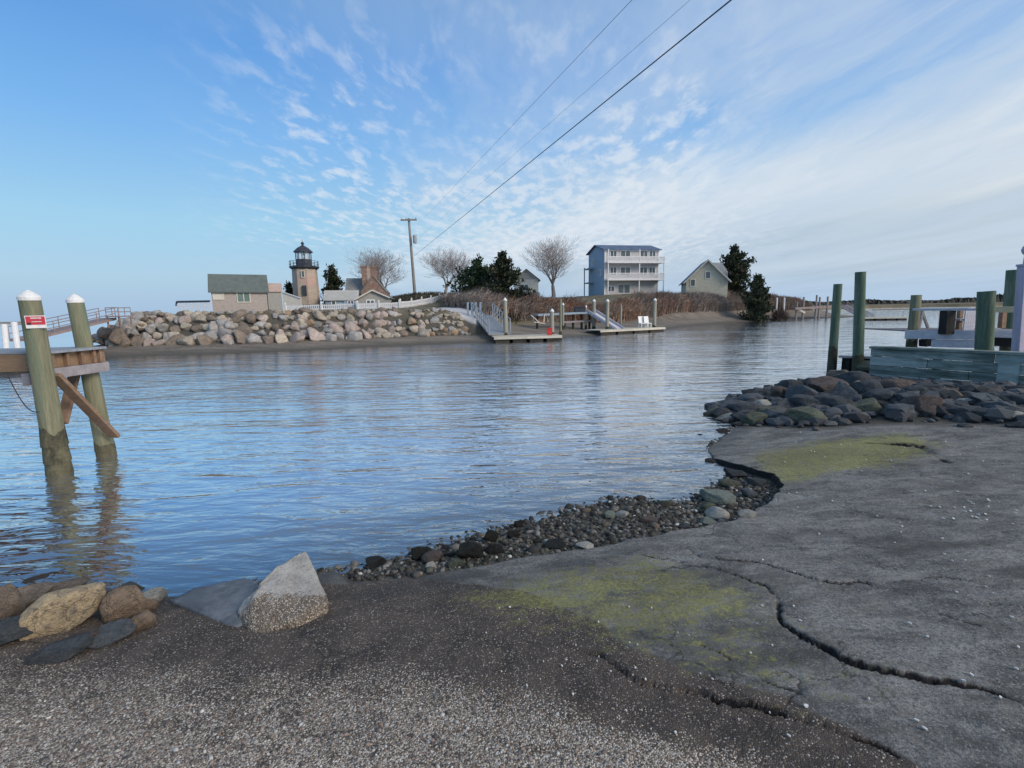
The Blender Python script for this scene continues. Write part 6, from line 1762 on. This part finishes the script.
# ------------------------------------------------------------------ beach stones
CB = [
    (720, 497, 38, 16, 'green', 'flat bluish green stone, largest in the rocky hollow of the ramp'),
    (716, 514, 24, 12, 'pale', 'pale stone below the large flat bluish green one'),
    (707, 508, 18, 10, 'moss', 'mossy stone left of the pale one in the hollow'),
    (746, 514, 18, 8, 'pale', 'pale stone at the ramp edge right of the hollow'),
    (710, 523, 18, 9, 'green', 'greenish stone at the lower rim of the hollow'),
    (748, 494, 16, 10, 'slate', 'slate stone right of the flat bluish green one'),
    (757, 482, 22, 9, 'dark', 'dark flat stone under the ramp edge at the right of the hollow'),
    (735, 474, 26, 9, 'dark', 'dark flat stone under the upper ramp edge'),
    (712, 463, 24, 9, 'dark', 'dark stone at the top of the hollow'),
    (730, 484, 22, 8, 'moss', 'mossy flat stone above the bluish green one'),
    (608, 515, 14, 9, 'green', 'small greenish stone in the middle of the beach strip'),
    (622, 515, 14, 9, 'pale', 'small pale stone in the middle of the beach strip'),
    (586, 545, 20, 8, 'pale', 'pale flat stone near the ramp in the beach strip'),
    (551, 543, 16, 10, 'pale', 'round pale stone in the left half of the beach strip'),
    (665, 504, 16, 8, 'moss', 'mossy stone right of the small pale one in the beach strip'),
    (648, 520, 18, 8, 'umber', 'brown stone in the right half of the beach strip'),
    (470, 552, 26, 22, 'weed', 'weed covered black stone, largest of its kind in the beach strip'),
    (490, 537, 16, 16, 'weed', 'round weed covered black stone above the largest one'),
    (520, 524, 12, 11, 'weed', 'small black weedy stone nearest the water'),
    (497, 549, 20, 12, 'weed', 'black weedy stone between the largest one and the round one'),
    (423, 553, 24, 16, 'weed', 'black weedy stone at the left water edge'),
    (374, 563, 24, 12, 'weed', 'dark brown weedy stone farthest left in the beach strip'),
    (433, 558, 22, 12, 'umber', 'brown stone right of the left weedy one'),
    (553, 545, 24, 9, 'weed', 'flat black weedy patch of stone against the ramp'),
    (513, 535, 14, 9, 'weed', 'little black weedy stone right of the round one'),
    (456, 563, 18, 8, 'moss', 'flat mossy stone against the ramp at the left'),
    (430, 566, 12, 7, 'pale', 'little pale stone against the ramp at the left'),
    (684, 527, 14, 7, 'dark', 'dark little stone where the ramp lobe begins'),
    (690, 470, 12, 6, 'dark', 'dark little stone at the water below the hollow top'),
    (668, 484, 12, 6, 'weed', 'black little stone at the water left of the hollow'),
    (640, 498, 12, 6, 'umber', 'brown little stone at the water above the pale ones'),
    (702, 437, 14, 6, 'weed', 'black stone at the water beside the brown ramp corner'),
    (722, 431, 14, 6, 'weed', 'black stone at the water below the riprap tip'),
    (738, 424, 12, 5, 'dark', 'dark stone at the water nearest the riprap tip'),
]
for i, (px, py, w, h, mt_, lab) in enumerate(CB):
    place_rock(px, py, w, h, mt_, lab, 400 + i, 'stone', 'larger stones on the beach strip', sub=4, rest=.5, depthk=.8, tilt=random.uniform(-.15, .15), name='beach_stone')
# uncountable pebbles
c = MB(); rnd = random.Random(21)
PC = [(.10, .09, .075), (.16, .15, .13), (.22, .21, .19), (.07, .065, .055), (.05, .05, .045), (.13, .14, .11), (.045, .043, .036), (.19, .16, .12), (.32, .31, .29), (.035, .035, .03)]
NP = 19000
pxr = np.array([[rnd.uniform(-2.2, 4.2), rnd.uniform(3.4, 9.2)] for _ in range(NP * 4)])
zg_, sd_, st_, _ = ground_z(pxr[:, 0], pxr[:, 1], False)
n_in = 0
for (x, y), z, s_, q in zip(pxr, zg_, sd_, st_):
    ok = (q > 0.03 and s_ > 0.0 and rnd.random() < (0.5 if x < 1.6 else .85)) or (-2.0 < s_ <= 0.0 and rnd.random() < math.exp(s_ * 1.3) * (1.0 if x < 3 else .5))
    if not ok: continue
    if 'bare' in () : continue
    n_in += 1
    if n_in > NP: break
    sz = min(.085, .009 + abs(rnd.gauss(0, .012)) + (rnd.random() < .04) * .02)
    col = PC[rnd.randrange(len(PC))]
    if rnd.random() < .018: col = (.60, .58, .54); sz = rnd.uniform(.012, .026)
    k = rnd.uniform(.7, 1.25)
    blob(c, (x, y, z + sz * .12), sz, rnd, tuple(v_ * k * (.72 if v_ < .4 else 1) for v_ in col), .6)
o = tag(c.build('beach_pebbles', M['stone'], None, cols=True, recalc=False, smooth=True), kind='stuff'); o['label'] = 'wet pebbles and shell bits covering the beach strip and the shallows'
# loose pebble aggregate standing proud of the worn apron, lower left, and shell flakes
c = MB(); rnd = random.Random(22)
GP = px_poly([(-60, 690), (60, 660), (200, 665), (330, 665), (420, 668), (520, 695), (640, 755), (720, 800), (720, 1000), (-300, 1000)], 0.28)
xy = np.array([[rnd.uniform(-2.8, 1.6), rnd.uniform(0.9, 2.9)] for _ in range(60000)])
ins = sdf(xy[:, 0], xy[:, 1], GP)
zg_ = ground_z(xy[:, 0], xy[:, 1], True)[0]
dens = fbm(xy[:, 0] * 3, xy[:, 1] * 3, 91)
cnt_ = 0
AG = [(.45, .42, .37), (.33, .29, .25), (.24, .20, .17), (.56, .54, .50), (.15, .13, .12), (.30, .22, .18), (.10, .09, .085), (.20, .19, .18)]
for (x, y), q, z, dn in zip(xy, ins, zg_, dens):
    near = 1.0 if y < 1.9 else max(0, 1.0 - (y - 1.9) * 1.1)
    if q < rnd.uniform(-.05, .25) or rnd.random() > near * (0.25 + 1.3 * max(0, dn - .28)): continue
    cnt_ += 1
    if cnt_ > 15000: break
    s_ = rnd.uniform(.0035, .0085) if rnd.random() < .93 else rnd.uniform(.009, .014); col = AG[rnd.randrange(len(AG))]; k = rnd.uniform(.7, 1.2)
    blob(c, (x, y, z + s_ * .05), s_, rnd, tuple(v_ * k for v_ in col), .7)
o = tag(c.build('ramp_aggregate_gravel', M['stone'], None, cols=True, recalc=False, smooth=True), kind='stuff'); o['label'] = 'pale exposed pebble and shell aggregate on the near part of the ramp'
c = MB(); rnd = random.Random(23)
def flake(px, py, s):
    g = G(px, py); w = rnd.uniform(0, 3.14); e = Vector((math.cos(w), math.sin(w), 0)) * s; f = Vector((-math.sin(w), math.cos(w), 0.25)) * s * .7
    g = g + Vector((0, 0, .006)); c.col = (.74, .73, .70)
    n = 6; vs = [g + e * math.cos(k * 1.047) * rnd.uniform(.8, 1.1) + f * math.sin(k * 1.047) for k in range(n)]
    c.add(vs + [v_ + Vector((0, 0, .006)) for v_ in vs], [tuple(range(n)), tuple(range(2 * n - 1, n - 1, -1))] + [(k, (k + 1) % n, n + (k + 1) % n, n + k) for k in range(n)])
for _ in range(22): flake(rnd.gauss(982, 24), rnd.gauss(512, 8), rnd.uniform(.008, .018))
for _ in range(46): flake(rnd.uniform(760, 1023), rnd.uniform(470, 740), rnd.uniform(.005, .011))
for _ in range(30): flake(rnd.uniform(780, 1010), rnd.uniform(432, 480), rnd.uniform(.006, .014))
for _ in range(40): flake(rnd.uniform(480, 780), rnd.uniform(600, 740), rnd.uniform(.003, .007))
o = tag(c.build('shell_flakes', M['stone'], None, cols=True, recalc=False), kind='stuff'); o['label'] = 'white shell flakes scattered over the worn ramp'
